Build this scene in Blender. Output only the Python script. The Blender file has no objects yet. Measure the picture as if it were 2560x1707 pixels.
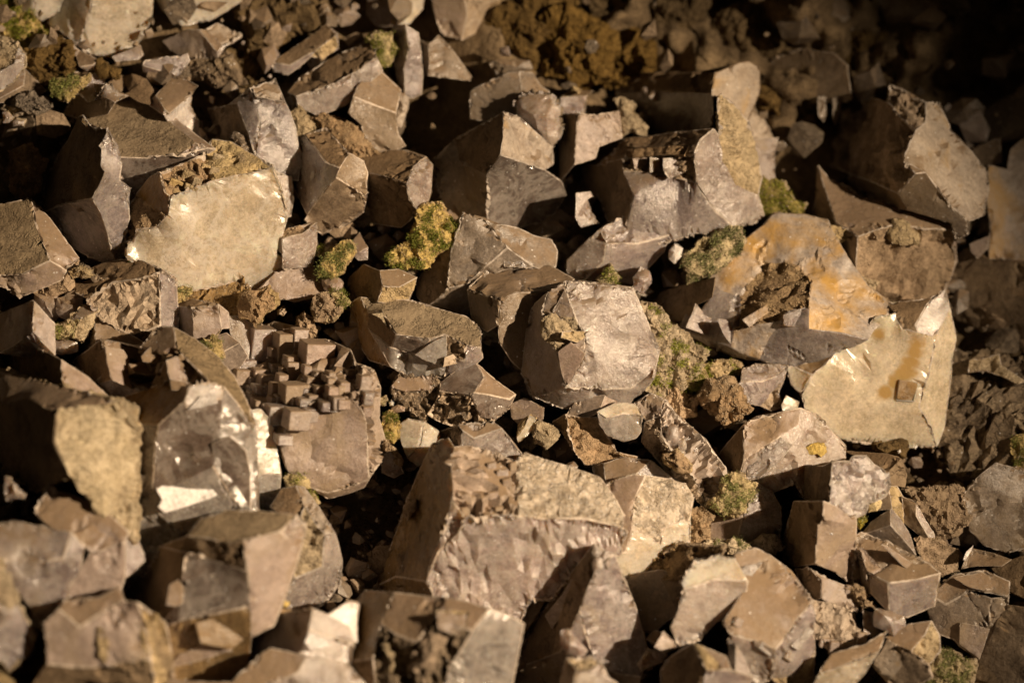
# Pile of quartz crystals in a lamp-lit mountain cleft
import bpy, bmesh, math, random
import numpy as np
from mathutils import Vector, Matrix, noise, geometry
from mathutils.bvhtree import BVHTree
random.seed(11)
S = bpy.context.scene
COL = S.collection
# ---------------------------------------------------------------- camera
DIST = 5.0                       # metres from the lens to the middle of the pile
WID = 1.8                        # width of the view there
FULL = (2560.0, 1707.0)
cam_d = bpy.data.cameras.new('camera')
cam = bpy.data.objects.new('camera', cam_d)
COL.objects.link(cam)
cam_d.sensor_width = 36.0
cam_d.lens = 36.0 * DIST / WID
cam_d.clip_start = 0.1
cam_d.clip_end = 200
cam.rotation_euler = (math.radians(55), 0, 0)
ROT = Matrix.Rotation(math.radians(55), 3, 'X')
CAMLOC = Vector((0, 0, 3.2))
cam.location = CAMLOC
cam_d.dof.use_dof = True
cam_d.dof.focus_distance = 4.93
cam_d.dof.aperture_fstop = 1.1
S.camera = cam
def w3(v):                       # camera space -> world
    return ROT @ Vector(v) + CAMLOC
# ---------------------------------------------------------------- world, lamp, exposure
W = bpy.data.worlds.new('World')
S.world = W
W.use_nodes = True
W.node_tree.nodes['Background'].inputs[0].default_value = (1.0, 0.68, 0.37, 1)
W.node_tree.nodes['Background'].inputs[1].default_value = 0.012
def spot(name, pos, aim, power, size, blend, col, rad):
    l = bpy.data.lights.new(name, 'SPOT')
    l.energy = power; l.spot_size = math.radians(size); l.spot_blend = blend
    l.color = col; l.shadow_soft_size = rad
    o = bpy.data.objects.new(name, l)
    COL.objects.link(o)
    p, a = w3(pos), w3(aim)
    o.location = p
    o.rotation_euler = (a - p).to_track_quat('-Z', 'Y').to_euler()
    return o
spot('key_spotlight', (5.1, 1.15, -0.1), (-0.46, -0.12, -5.0), 3950, 21.8, .95, (1.0, 0.765, 0.52), 0.055)
S.view_settings.view_transform = 'Standard'
S.view_settings.look = 'None'
S.view_settings.exposure = 0
S.view_settings.gamma = 1
S.cycles.max_bounces = 6
S.cycles.transmission_bounces = 4
S.cycles.diffuse_bounces = 3
S.cycles.use_denoising = True
# ---------------------------------------------------------------- materials
def mk(name, c1, c2, rough=.6, spec=.4, sss=0, trans=0, bump=.6, bscale=55, stain=None, amt=0, glint=0, dust=0,
       dcol=(.17, .115, .065), stretch=None, pits=0, clouds=0, pscale=120, film=.25, fcol=(.30, .225, .145), scr=.5, crumbs=.0, coat=0):
    m = bpy.data.materials.new(name)
    m.use_nodes = True
    nt = m.node_tree
    N, L = nt.nodes, nt.links
    b = N['Principled BSDF']
    def nd(t, **k):
        n = N.new(t)
        for a, v in k.items():
            if hasattr(n, a): setattr(n, a, v)
            else: n.inputs[a.replace('_', ' ')].default_value = v
        return n
    tc = nd('ShaderNodeTexCoord')
    oi = nd('ShaderNodeObjectInfo')
    off = nd('ShaderNodeVectorMath', operation='SCALE'); off.inputs['Scale'].default_value = 37.0
    cmb = nd('ShaderNodeCombineXYZ')
    for i in range(3): L.new(oi.outputs['Random'], cmb.inputs[i])
    L.new(cmb.outputs[0], off.inputs[0])
    add = nd('ShaderNodeVectorMath', operation='ADD')
    L.new(tc.outputs['Object'], add.inputs[0]); L.new(off.outputs[0], add.inputs[1])
    P = add.outputs[0]
    def noi(scale, detail=6, rough=.6, vec=None, dist=0.0):
        n = nd('ShaderNodeTexNoise')
        n.inputs['Scale'].default_value = scale; n.inputs['Detail'].default_value = detail
        n.inputs['Roughness'].default_value = rough; n.inputs['Distortion'].default_value = dist
        L.new(vec or P, n.inputs['Vector'])
        return n.outputs['Fac']
    def ramp(fac, a, bb, ca=(0, 0, 0, 1), cb=(1, 1, 1, 1)):
        r = nd('ShaderNodeMapRange'); r.clamp = True
        r.inputs['From Min'].default_value = a; r.inputs['From Max'].default_value = bb
        L.new(fac, r.inputs['Value'])
        return r.outputs[0]
    def mix(fac, a, bb, mode='MIX'):
        x = nd('ShaderNodeMix', data_type='RGBA', blend_type=mode)
        if isinstance(fac, (int, float)): x.inputs[0].default_value = fac
        else: L.new(fac, x.inputs[0])
        for s, v in ((6, a), (7, bb)):
            if isinstance(v, tuple): x.inputs[s].default_value = (*v, 1)
            else: L.new(v, x.inputs[s])
        return x.outputs[2]
    def math_(op, a, bb=0.0):
        x = nd('ShaderNodeMath', operation=op)
        for i, v in enumerate((a, bb)):
            if isinstance(v, (int, float)): x.inputs[i].default_value = v
            else: L.new(v, x.inputs[i])
        return x.outputs[0]
    col = mix(ramp(noi(8, 12, .68, dist=.5), .40, .60), c1, c2)
    col = mix(math_('MULTIPLY', ramp(noi(38, 10, .75, dist=.8), .44, .60), .55), col, tuple(x * .62 for x in c1))
    col = mix(math_('MULTIPLY', ramp(noi(60, 8, .75), .52, .66), .5), col, tuple(min(1, x * 1.35) for x in c2))
    fine = noi(190, 5, .75)
    col = mix(math_('MULTIPLY', ramp(fine, .40, .68), .40), col, tuple(min(1, x * 1.5) for x in c2))
    # each stone its own tone
    hv = nd('ShaderNodeHueSaturation')
    L.new(col, hv.inputs['Color'])
    L.new(math_('ADD', math_('MULTIPLY', oi.outputs['Random'], .36), .84), hv.inputs['Value'])
    L.new(math_('ADD', math_('MULTIPLY', math_('FRACT', math_('MULTIPLY', oi.outputs['Random'], 7.3)), .4), .8), hv.inputs['Saturation'])
    col = hv.outputs[0]
    if clouds:                       # milky veils and healed cracks inside the quartz
        v = noi(14, 10, .72, dist=.5)
        ridge = math_('SUBTRACT', 1.0, math_('MULTIPLY', math_('ABSOLUTE', math_('SUBTRACT', v, .5)), 16.0))
        col = mix(math_('MULTIPLY', math_('MAXIMUM', ridge, 0.0), min(1, clouds * .8)), col, (.70, .64, .56))
        wh = ramp(noi(10, 12, .75, dist=.5), .54, .66)
        col = mix(math_('MULTIPLY', wh, min(1, clouds)), col, tuple(min(.8, x * 1.45) for x in c2))
        dk = ramp(noi(12, 9, .7, dist=.9), .55, .68)
        col = mix(math_('MULTIPLY', dk, min(1, .45 * clouds + .12)), col, tuple(x * .5 for x in c1))
    if stain:
        col = mix(math_('MULTIPLY', ramp(noi(11, 7, .62, dist=.4), .60 - amt * .35, .72 - amt * .18), .85), col, stain)
    # thin cracks and cleavage seams
    wv = nd('ShaderNodeVectorMath', operation='ADD')
    wn = nd('ShaderNodeTexNoise'); wn.inputs['Scale'].default_value = 20; wn.inputs['Detail'].default_value = 6
    L.new(P, wn.inputs['Vector'])
    ws = nd('ShaderNodeVectorMath', operation='SCALE'); ws.inputs['Scale'].default_value = .16
    L.new(wn.outputs['Color'], ws.inputs[0]); L.new(P, wv.inputs[0]); L.new(ws.outputs[0], wv.inputs[1])
    cn = noi(13, 7, .55, dist=.8)
    crack = math_('MULTIPLY', ramp(math_('ABSOLUTE', math_('SUBTRACT', cn, .5)), .010, .0), ramp(noi(9, 3), .53, .60))
    col = mix(math_('MULTIPLY', crack, .35), col, tuple(x * .45 for x in c1))
    rg = math_('ADD', math_('MULTIPLY', math_('SUBTRACT', noi(40, 5), .5), .35), rough)
    if film:                         # patchy skin of dried clay, matt where it lies
        fm = ramp(noi(6, 12, .72, dist=.6), .62 - film * .3, .72 - film * .25)
        fc = mix(noi(120, 6, .7), tuple(x * .75 for x in fcol), tuple(x * 1.25 for x in fcol))
        col = mix(math_('MULTIPLY', fm, .8), col, fc)
        rg = math_('ADD', rg, math_('MULTIPLY', fm, .35))
    if dust:
        geo = nd('ShaderNodeNewGeometry')
        sx = nd('ShaderNodeSeparateXYZ'); L.new(geo.outputs['Normal'], sx.inputs[0])
        d = ramp(math_('ADD', sx.outputs[2], math_('MULTIPLY', math_('SUBTRACT', noi(18, 12, .75), .5), .9)), .92 - .5 * dust, 1.05 - .35 * dust)
        col = mix(math_('MULTIPLY', d, .8), col, mix(noi(110, 6, .75), dcol, tuple(x * 1.9 for x in dcol)))
        rg = math_('ADD', rg, math_('MULTIPLY', d, .4))
    # scratches and broken hairlines as paler streaks
    sm = nd('ShaderNodeMapping'); sm.inputs['Scale'].default_value = (9, 60, 14); sm.inputs['Rotation'].default_value = (.5, .9, .7)
    L.new(P, sm.inputs['Vector'])
    sc = math_('MULTIPLY', ramp(noi(4, 4, .6, sm.outputs[0]), .66, .70), ramp(noi(20, 4), .48, .55))
    col = mix(math_('MULTIPLY', sc, scr), col, tuple(min(1, x * 1.9) for x in c2))
    if glint:  # sparkle put into the colour as pale, smoother specks
        g = nd('ShaderNodeTexVoronoi'); g.inputs['Scale'].default_value = 210
        L.new(P, g.inputs['Vector'])
        sp = nd('ShaderNodeSeparateColor'); L.new(g.outputs['Color'], sp.inputs[0])
        gm = math_('MULTIPLY', math_('GREATER_THAN', sp.outputs[0], 1 - glint), math_('LESS_THAN', g.outputs['Distance'], .35))
        rg = math_('MULTIPLY', rg, math_('SUBTRACT', 1.0, math_('MULTIPLY', gm, .9)))
        col = mix(math_('MULTIPLY', gm, .7), col, (.85, .82, .78))
    ch = None
    if crumbs:                       # loose dust grains and tiny chips
        cv = nd('ShaderNodeTexVoronoi'); cv.inputs['Scale'].default_value = 230; cv.inputs['Randomness'].default_value = 1
        L.new(P, cv.inputs['Vector'])
        cs = nd('ShaderNodeSeparateColor'); L.new(cv.outputs['Color'], cs.inputs[0])
        ck = math_('MULTIPLY', math_('MULTIPLY', math_('GREATER_THAN', cs.outputs[0], .72), math_('LESS_THAN', cv.outputs['Distance'], .34)), ramp(noi(14, 6, .7), .42, .60))
        tone = mix(cs.outputs[1], tuple(x * .45 for x in c1), tuple(min(1, x * 1.5) for x in c2))
        col = mix(math_('MULTIPLY', ck, crumbs), col, tone)
        ch = math_('MULTIPLY', ck, .5 * crumbs)
    L.new(col, b.inputs['Base Color'])
    L.new(rg, b.inputs['Roughness'])
    b.inputs['Specular IOR Level'].default_value = spec
    b.inputs['IOR'].default_value = 1.54
    if sss:
        b.inputs['Subsurface Weight'].default_value = sss
        b.inputs['Subsurface Radius'].default_value = (.045, .030, .017)
        b.inputs['Subsurface Scale'].default_value = 1.0
    if coat:
        b.inputs['Coat Weight'].default_value = coat
        b.inputs['Coat Roughness'].default_value = .13
    if trans:
        b.inputs['Transmission Weight'].default_value = trans
    h = math_('MULTIPLY', noi(bscale, 9, .68), 1.0)
    if stretch:
        mp = nd('ShaderNodeMapping'); mp.inputs['Scale'].default_value = stretch
        mp.inputs['Rotation'].default_value = (.3, .5, .2)
        L.new(P, mp.inputs['Vector'])
        h = math_('ADD', h, math_('MULTIPLY', noi(30, 5, .6, mp.outputs[0]), 1.2))
    h = math_('SUBTRACT', h, math_('MULTIPLY', crack, .5))
    if ch is not None: h = math_('ADD', h, ch)
    if pits:
        pv = nd('ShaderNodeTexVoronoi'); pv.inputs['Scale'].default_value = pscale
        L.new(wv.outputs[0], pv.inputs['Vector'])
        pm = ramp(noi(pscale * .35, 5, .7), .48, .56)
        h = math_('ADD', h, math_('MULTIPLY', math_('MULTIPLY', ramp(pv.outputs['Distance'], .1, .5), pits), pm))
    bp = nd('ShaderNodeBump'); bp.inputs['Strength'].default_value = bump; bp.inputs['Distance'].default_value = .006
    L.new(h, bp.inputs['Height'])
    L.new(bp.outputs[0], b.inputs['Normal'])
    if coat: L.new(bp.outputs[0], b.inputs['Coat Normal'])
    return m
MAT = {}
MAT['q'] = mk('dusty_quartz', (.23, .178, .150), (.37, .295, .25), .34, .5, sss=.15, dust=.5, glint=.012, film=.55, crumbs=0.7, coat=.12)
MAT['l'] = mk('lilac_quartz', (.19, .152, .145), (.38, .312, .29), .20, .6, sss=.45, dust=.25, glint=.02, clouds=.4, film=.25, crumbs=0.35, coat=.5, trans=.22)
MAT['p'] = mk('rosy_quartz', (.25, .195, .168), (.42, .34, .29), .24, .55, sss=.45, dust=.2, glint=.03, clouds=.4, film=.3, crumbs=0.4, coat=.5, trans=.18)
MAT['P'] = mk('cracked_rosy_quartz', (.27, .22, .20), (.47, .385, .35), .20, .55, sss=.45, glint=.07, clouds=.6, film=.15, coat=.6, trans=.22)
MAT['m'] = mk('milky_quartz', (.38, .32, .235), (.62, .54, .43), .20, .5, sss=.5, bump=.3, clouds=.8, film=.22, fcol=(.45, .34, .20), coat=.5, trans=.08)
MAT['s'] = mk('smoky_quartz', (.12, .088, .07), (.27, .215, .18), .14, .65, sss=.15, trans=.35, bump=.25, clouds=.45, glint=.03, film=.15, coat=.8)
MAT['t'] = mk('clear_quartz', (.27, .235, .205), (.56, .50, .45), .12, .7, sss=.3, trans=.4, bump=.35, clouds=.7, glint=.10, film=.1, coat=.8)
MAT['w'] = mk('white_cleavage_highlight', (.50, .43, .39), (.74, .67, .62), .2, .8, sss=.2, bump=.5, glint=.05, film=0)  # white quartz, and mirror highlights put into the colour
MAT['d'] = mk('brown_dust_shade', (.125, .088, .055), (.29, .215, .14), .85, .2, dust=.35, bump=1, bscale=110, film=.45, scr=.3, crumbs=0.9)  # dust on tops; also puts shade into left-facing and underside facets
MAT['D'] = mk('pitted_dust', (.20, .15, .095), (.30, .235, .155), .85, .2, bump=.7, bscale=120, pits=-1.0, pscale=110, film=0, scr=.25, crumbs=1)
MAT['c'] = mk('cream_crust', (.34, .25, .13), (.52, .41, .25), .85, .25, bump=.9, pits=.5, stain=(.22, .15, .07), amt=.05, scr=.1)
MAT['C'] = mk('yellow_flow_crust', (.46, .35, .18), (.60, .49, .31), .6, .3, bump=.8, pits=-.5, stain=(.24, .17, .10), amt=.05, stretch=(.5, .5, 2), film=.2)
MAT['k'] = mk('brown_crust', (.24, .17, .105), (.42, .31, .205), .85, .25, bump=.9, pits=.4, stain=(.15, .10, .055), amt=.05, scr=.1)
MAT['K'] = mk('ochre_hollow_crust', (.22, .135, .06), (.40, .26, .10), .85, .25, bump=.9, pits=.5, stain=(.08, .05, .025), amt=.1, scr=.1)
MAT['M'] = mk('mossy_crust', (.36, .27, .12), (.50, .40, .20), .9, .2, bump=.9, pits=.5, stain=(.12, .13, .03), amt=.10, scr=.1)
MAT['L'] = mk('lichen', (.24, .19, .03), (.36, .29, .06), .9, .2, bump=.9, pits=.5, stain=(.13, .12, .03), amt=.05, film=0, scr=.1)
MAT['N'] = mk('lichen_crust', (.42, .31, .17), (.60, .48, .30), .9, .2, bump=.9, pits=.6, stain=(.20, .20, .06), amt=.03, film=.1, scr=.1)
MAT['y'] = mk('ochre_clay', (.095, .062, .027), (.175, .118, .052), .95, .15, bump=1, pits=.4, bscale=60, film=0, scr=0)
MAT['o'] = mk('stained_quartz', (.26, .20, .15), (.42, .335, .245), .45, .4, dust=.2, stain=(.44, .27, .08), amt=.1, glint=.01, clouds=.2, crumbs=0.6)
MAT['O'] = mk('ochre_stained_quartz', (.25, .20, .165), (.43, .355, .30), .36, .45, stain=(.52, .30, .06), amt=.45, glint=.01, clouds=.35, film=.2, coat=.3)
MAT['a'] = mk('amber_quartz', (.14, .08, .03), (.27, .17, .07), .30, .5, sss=.2, bump=.4, clouds=.2, film=.1)
MAT['A'] = mk('amber_side_quartz', (.12, .08, .04), (.28, .195, .10), .28, .5, sss=.2, bump=.5, stain=(.05, .03, .015), amt=.12, stretch=(2.5, .4, .4), glint=.01, film=.2, coat=.5)
MAT['g'] = mk('gritty_stone', (.12, .09, .065), (.28, .22, .15), .85, .3, bump=1, pits=.5, glint=.02, scr=.1)
MAT['G'] = mk('druzy_brown', (.18, .135, .09), (.36, .285, .21), .45, .6, bump=1, pits=.8, pscale=200, glint=.12, film=.1)
MAT['H'] = mk('stepped_hollow', (.20, .145, .095), (.34, .265, .19), .5, .4, dust=.3, film=.3, crumbs=0.6)
MAT['B'] = mk('stepped_quartz', (.25, .20, .16), (.40, .32, .26), .5, .4, dust=.45, glint=.01, film=.4, crumbs=0.8)
MAT['X'] = mk('frosty_crust', (.30, .24, .17), (.54, .46, .36), .50, .5, sss=.1, bump=1, pits=.5, glint=.12, film=.3, clouds=.5)
MAT['n'] = mk('dark_grey_quartz', (.13, .105, .085), (.25, .205, .17), .32, .5, dust=.2, glint=.03, stretch=(.4, 2.2, .4), coat=.5)
MAT['f'] = mk('striated_quartz', (.30, .23, .165), (.50, .41, .31), .45, .4, stretch=(3.0, .3, 3.0), bump=1, glint=.01)
MAT['Y'] = mk('yellow_crust', (.56, .40, .14), (.70, .55, .26), .8, .2, bump=.8, pits=.4, film=0, scr=0)
MAT['moss'] = mk('moss_leaves', (.10, .12, .02), (.25, .26, .07), .8, .2, bump=.2, film=0, scr=0)
MAT['grit'] = mk('grit_grains', (.34, .26, .16), (.50, .40, .27), .8, .3, bump=.2, film=0, scr=0)
MAT['soil'] = mk('clay_soil', (.13, .085, .04), (.24, .16, .07), .95, .15, bump=1, bscale=30, pits=.5, pscale=60, film=0, scr=0)
MAT['z'] = mk('ochre_milky_quartz', (.40, .25, .09), (.56, .38, .17), .35, .4, sss=.2, bump=.3, clouds=.2, film=.1)
MAT['b'] = mk('dim_smoky_quartz', (.125, .095, .070), (.29, .23, .17), .30, .5, sss=.1, dust=.4, glint=.012, film=.5, fcol=(.20, .145, .085), crumbs=0.8, coat=.3)  # smoky brown; dimness of top centre and right edge put into the colour
MAT['e'] = mk('chipped_edge_highlight', (.30, .25, .20), (.55, .47, .39), .5, .5, glint=.03, film=.1)  # pale chips, with the facet-edge highlight put into the colour
MAT['R'] = mk('creamy_quartz', (.44, .355, .23), (.64, .54, .39), .20, .5, sss=.55, bump=.25, clouds=.3, film=.1, fcol=(.45, .34, .20), coat=.6, trans=.08)

# relief (m) of the geometry per material code: (bumps, steps, fine grain, size in m, share of the face that is stepped)
REL = dict(q=(.0012, .0045, .0004, .05, .35), l=(.0012, .0045, .0004, .05, .35), p=(.0012, .0050, .0006, .045, .42), m=(.0045, .0030, .0004, .09, .25),
           s=(.0010, .0030, .0002, .06, .25), t=(.002, .006, .0004, .05, .5), d=(.0014, .0040, .0016, .04, .45), D=(.0006, .0012, .0014, .05, .3),
           c=(.007, .006, .0035, .03, .6), k=(.006, .008, .0030, .03, .7), K=(.007, .006, .0030, .035, .8), C=(.005, .005, .0022, .03, .5),
           M=(.010, .004, .0055, .022, .5), L=(.011, .003, .003, .028, .5), N=(.010, .006, .0045, .028, .6), y=(.020, .008, .007, .04, .5),
           o=(.002, .006, .001, .05, .5), O=(.003, .0035, .001, .05, .4), a=(.002, .002, .0006, .05, .3), A=(.0015, .003, .0008, .05, .4),
           w=(.002, .004, .0004, .05, .5), g=(.007, .008, .004, .022, .8), G=(.005, .009, .004, .018, .9), H=(.004, .034, .001, .07, 1),
           B=(.002, .016, .001, .035, .8), X=(.0045, .003, .0045, .03, .4), P=(.0012, .0055, .0008, .035, .9), n=(.001, .004, .0004, .05, .4),
           e=(.001, .004, .0012, .03, .5), b=(.0012, .0045, .0004, .05, .35), R=(.0035, .0030, .0004, .09, .25), f=(.002, .009, .0015, .03, 1), Y=(.004, .002, .002, .02, .5))
# ---------------------------------------------------------------- geometry tools
ZS = 900.0 / 2352.0
ZONE = {z: ((0, 830, 1660)[i % 3], (0, 553, 1107)[i // 3]) for i, z in enumerate('ABCDEFGHI')}
MPP = WID / FULL[0]
def mpos(zone, x, y):            # zoomed view -> metres on the focal plane, y up
    ox, oy = ZONE[zone]
    return ((ox + x * ZS - FULL[0] / 2) * MPP, -(oy + y * ZS - FULL[1] / 2) * MPP)
def cam3(x, y, z):               # metres on the focal plane + height towards the lens -> camera space
    D = DIST - z
    return Vector((x * D / DIST, y * D / DIST, -D))
def plane(x, y):                 # the slope of the pile
    return -0.15 * x - 0.5 * y
def nz(p, s, o=0.0):
    return noise.noise(Vector(p) / s + Vector((o, o * .7, -o)))
BV = {}
def relief(bm, seed, default, amp=1.0, layer=None):
    bm.normal_update()
    rr = random.Random(seed)
    R = Matrix.Rotation(rr.uniform(0, 6), 3, 'Z') @ Matrix.Rotation(rr.uniform(.2, 1), 3, 'X') @ Matrix.Rotation(rr.uniform(0, 6), 3, 'Y')
    o1, o2 = Vector((seed * 3.7, 5, 1)), Vector((2, seed * 1.9, 7))
    out = []
    for v in bm.verts:
        n = len(v.link_faces)
        if not n: out.append(v.co.copy()); continue
        if n and all(f.material_index == v.link_faces[0].material_index for f in v.link_faces):
            r = REL[CODES[v.link_faces[0].material_index]]
        else:
            r = [0] * 5
            for f in v.link_faces: r = [a + b / n for a, b in zip(r, REL[CODES[f.material_index]])]
        p = v.co
        a = nz(p, r[3], seed) + .5 * nz(p, r[3] * .45, seed + 3)
        q = R @ p + Vector((nz(p, .02, 3), nz(p, .02, 9), nz(p, .02, 12))) * .0022
        k = r[3] * .55
        st = noise.cell(Vector((q.x / k, q.y / (k * 1.9), q.z / (k * 1.3))) + o1) - .5
        st += .5 * (noise.cell(Vector((q.x / k * 2.1, q.y / k * 1.3, q.z / k * 1.8)) + o2) - .5)
        m = nz(p, .055, seed + 31) + (r[4] - .5) * 1.1
        m = min(1, max(0, m * 9))
        if r[0] > .009: a += .9 * nz(p, r[3] * 1.8, seed + 77)
        g = nz(p, .007, seed + 5) + .6 * abs(nz(p, .0035, seed))
        out.append(p + v.normal * amp * (a * r[0] + st * m * r[1] + g * r[2]))
    for v, c in zip(bm.verts, out): v.co = c
def relax(bm, lay, it=10):
    """melt the creases of the triangulation inside one facet"""
    vs = [v for v in bm.verts if v.link_faces and len({f[lay] for f in v.link_faces}) == 1 and v.link_faces[0][lay] >= 0 and all(len(e.link_faces) == 2 for e in v.link_edges)]
    nb = [(v, [e.other_vert(v) for e in v.link_edges]) for v in vs]
    for _ in range(it):
        new = [sum((o.co for o in n), Vector()) / len(n) for v, n in nb]
        for (v, n), c in zip(nb, new): v.co = v.co.lerp(c, .7)
def refine(bm, L, it=5):
    bmesh.ops.triangulate(bm, faces=[f for f in bm.faces if len(f.verts) > 3])
    for _ in range(it):
        e = [e for e in bm.edges if e.calc_length() > L and not all(f.tag for f in e.link_faces)]
        if not e: break
        bmesh.ops.subdivide_edges(bm, edges=e, cuts=1)
        bmesh.ops.triangulate(bm, faces=[f for f in bm.faces if len(f.verts) > 3])
def snap(polys, tol):
    pts = []
    res = []
    for p in polys:
        q = []
        for x in p:
            for i, y in enumerate(pts):
                if abs(x[0] - y[0]) < tol and abs(x[1] - y[1]) < tol: break
            else:
                pts.append(x); i = len(pts) - 1
            if not q or q[-1] != i: q.append(i)
        if q[0] == q[-1]: q.pop()
        res.append(q)
    out = []
    for q in res:                                     # insert vertices that lie on an edge
        r = []
        for a, b in zip(q, q[1:] + q[:1]):
            A, B = np.array(pts[a]), np.array(pts[b])
            d = B - A; L2 = d @ d
            ins = []
            for i, p in enumerate(pts):
                if i in q: continue
                t = ((np.array(p) - A) @ d) / L2
                if .02 < t < .98 and np.linalg.norm(A + d * t - p) < tol * .8: ins.append((t, i))
            r += [a] + [i for t, i in sorted(ins)]
        out.append(r)
    return pts, out
def area(pts, q):
    return .5 * sum(pts[a][0] * pts[b][1] - pts[b][0] * pts[a][1] for a, b in zip(q, q[1:] + q[:1]))
def solve(pts, faces, norms):
    n, m = len(pts), len(faces)
    rows, rhs = [], []
    P = np.array(pts); sc = np.ptp(P, axis=0).mean() + 1e-6
    for k, (f, (nx, ny)) in enumerate(zip(faces, norms)):
        A = abs(area(pts, f)) ** .5 / sc + .05
        for i in f:
            r = np.zeros(n + 3 * m); r[i] = 1; r[n + 3 * k] = -1
            r[n + 3 * k + 1] = -P[i, 0] / sc; r[n + 3 * k + 2] = -P[i, 1] / sc
            rows.append(r); rhs.append(0)
        for j, v in ((1, -nx / 5 * sc), (2, -ny / 5 * sc)):
            r = np.zeros(n + 3 * m); r[n + 3 * k + j] = A * .8
            rows.append(r); rhs.append(v * A * .8 * 1.2)
    r = np.zeros(n + 3 * m); r[0] = 1e-3
    rows.append(r); rhs.append(0)
    z = np.linalg.lstsq(np.array(rows), np.array(rhs), rcond=None)[0][:n]
    return z
def finish(bm, name, origin, smooth=32):
    me = bpy.data.meshes.new(name)
    for v in bm.verts: v.co = w3(v.co) - origin
    bm.to_mesh(me)
    for c in CODES: me.materials.append(MAT[c])
    me.set_sharp_from_angle(angle=math.radians(smooth))
    o = bpy.data.objects.new(name, me)
    COL.objects.link(o)
    return o
CODES = list(REL)
def prune(o):                                          # keep only the material slots in use
    me = o.data
    idx = np.zeros(len(me.polygons), dtype=np.int32)
    me.polygons.foreach_get('material_index', idx)
    used = sorted(set(idx.tolist()))
    mats = [me.materials[i] for i in used]
    me.materials.clear()
    for m in mats: me.materials.append(m)
    remap = {u: i for i, u in enumerate(used)}
    me.polygons.foreach_set('material_index', [remap[i] for i in idx.tolist()])
    me.update()
GROUP = dict(quartz_crystal='quartz crystals heaped in the cleft', quartz_boulder='quartz boulders at the edge of the pile',
             quartz_chip='small loose quartz chips', crusted_stone='crusted stones between the crystals',
             mossy_stone='mossy stones between the crystals', clay_lump='ochre clay lumps', moss_tuft='moss tufts',
             druzy_stone='druzy stones', quartz_pebble='small loose quartz chips')
CAT = dict(quartz_crystal='crystal', quartz_boulder='boulder', quartz_chip='chip', crusted_stone='stone', mossy_stone='mossy stone',
           clay_lump='clay lump', moss_tuft='moss', druzy_stone='stone', quartz_pebble='pebble')
ROCKS = {}
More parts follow.
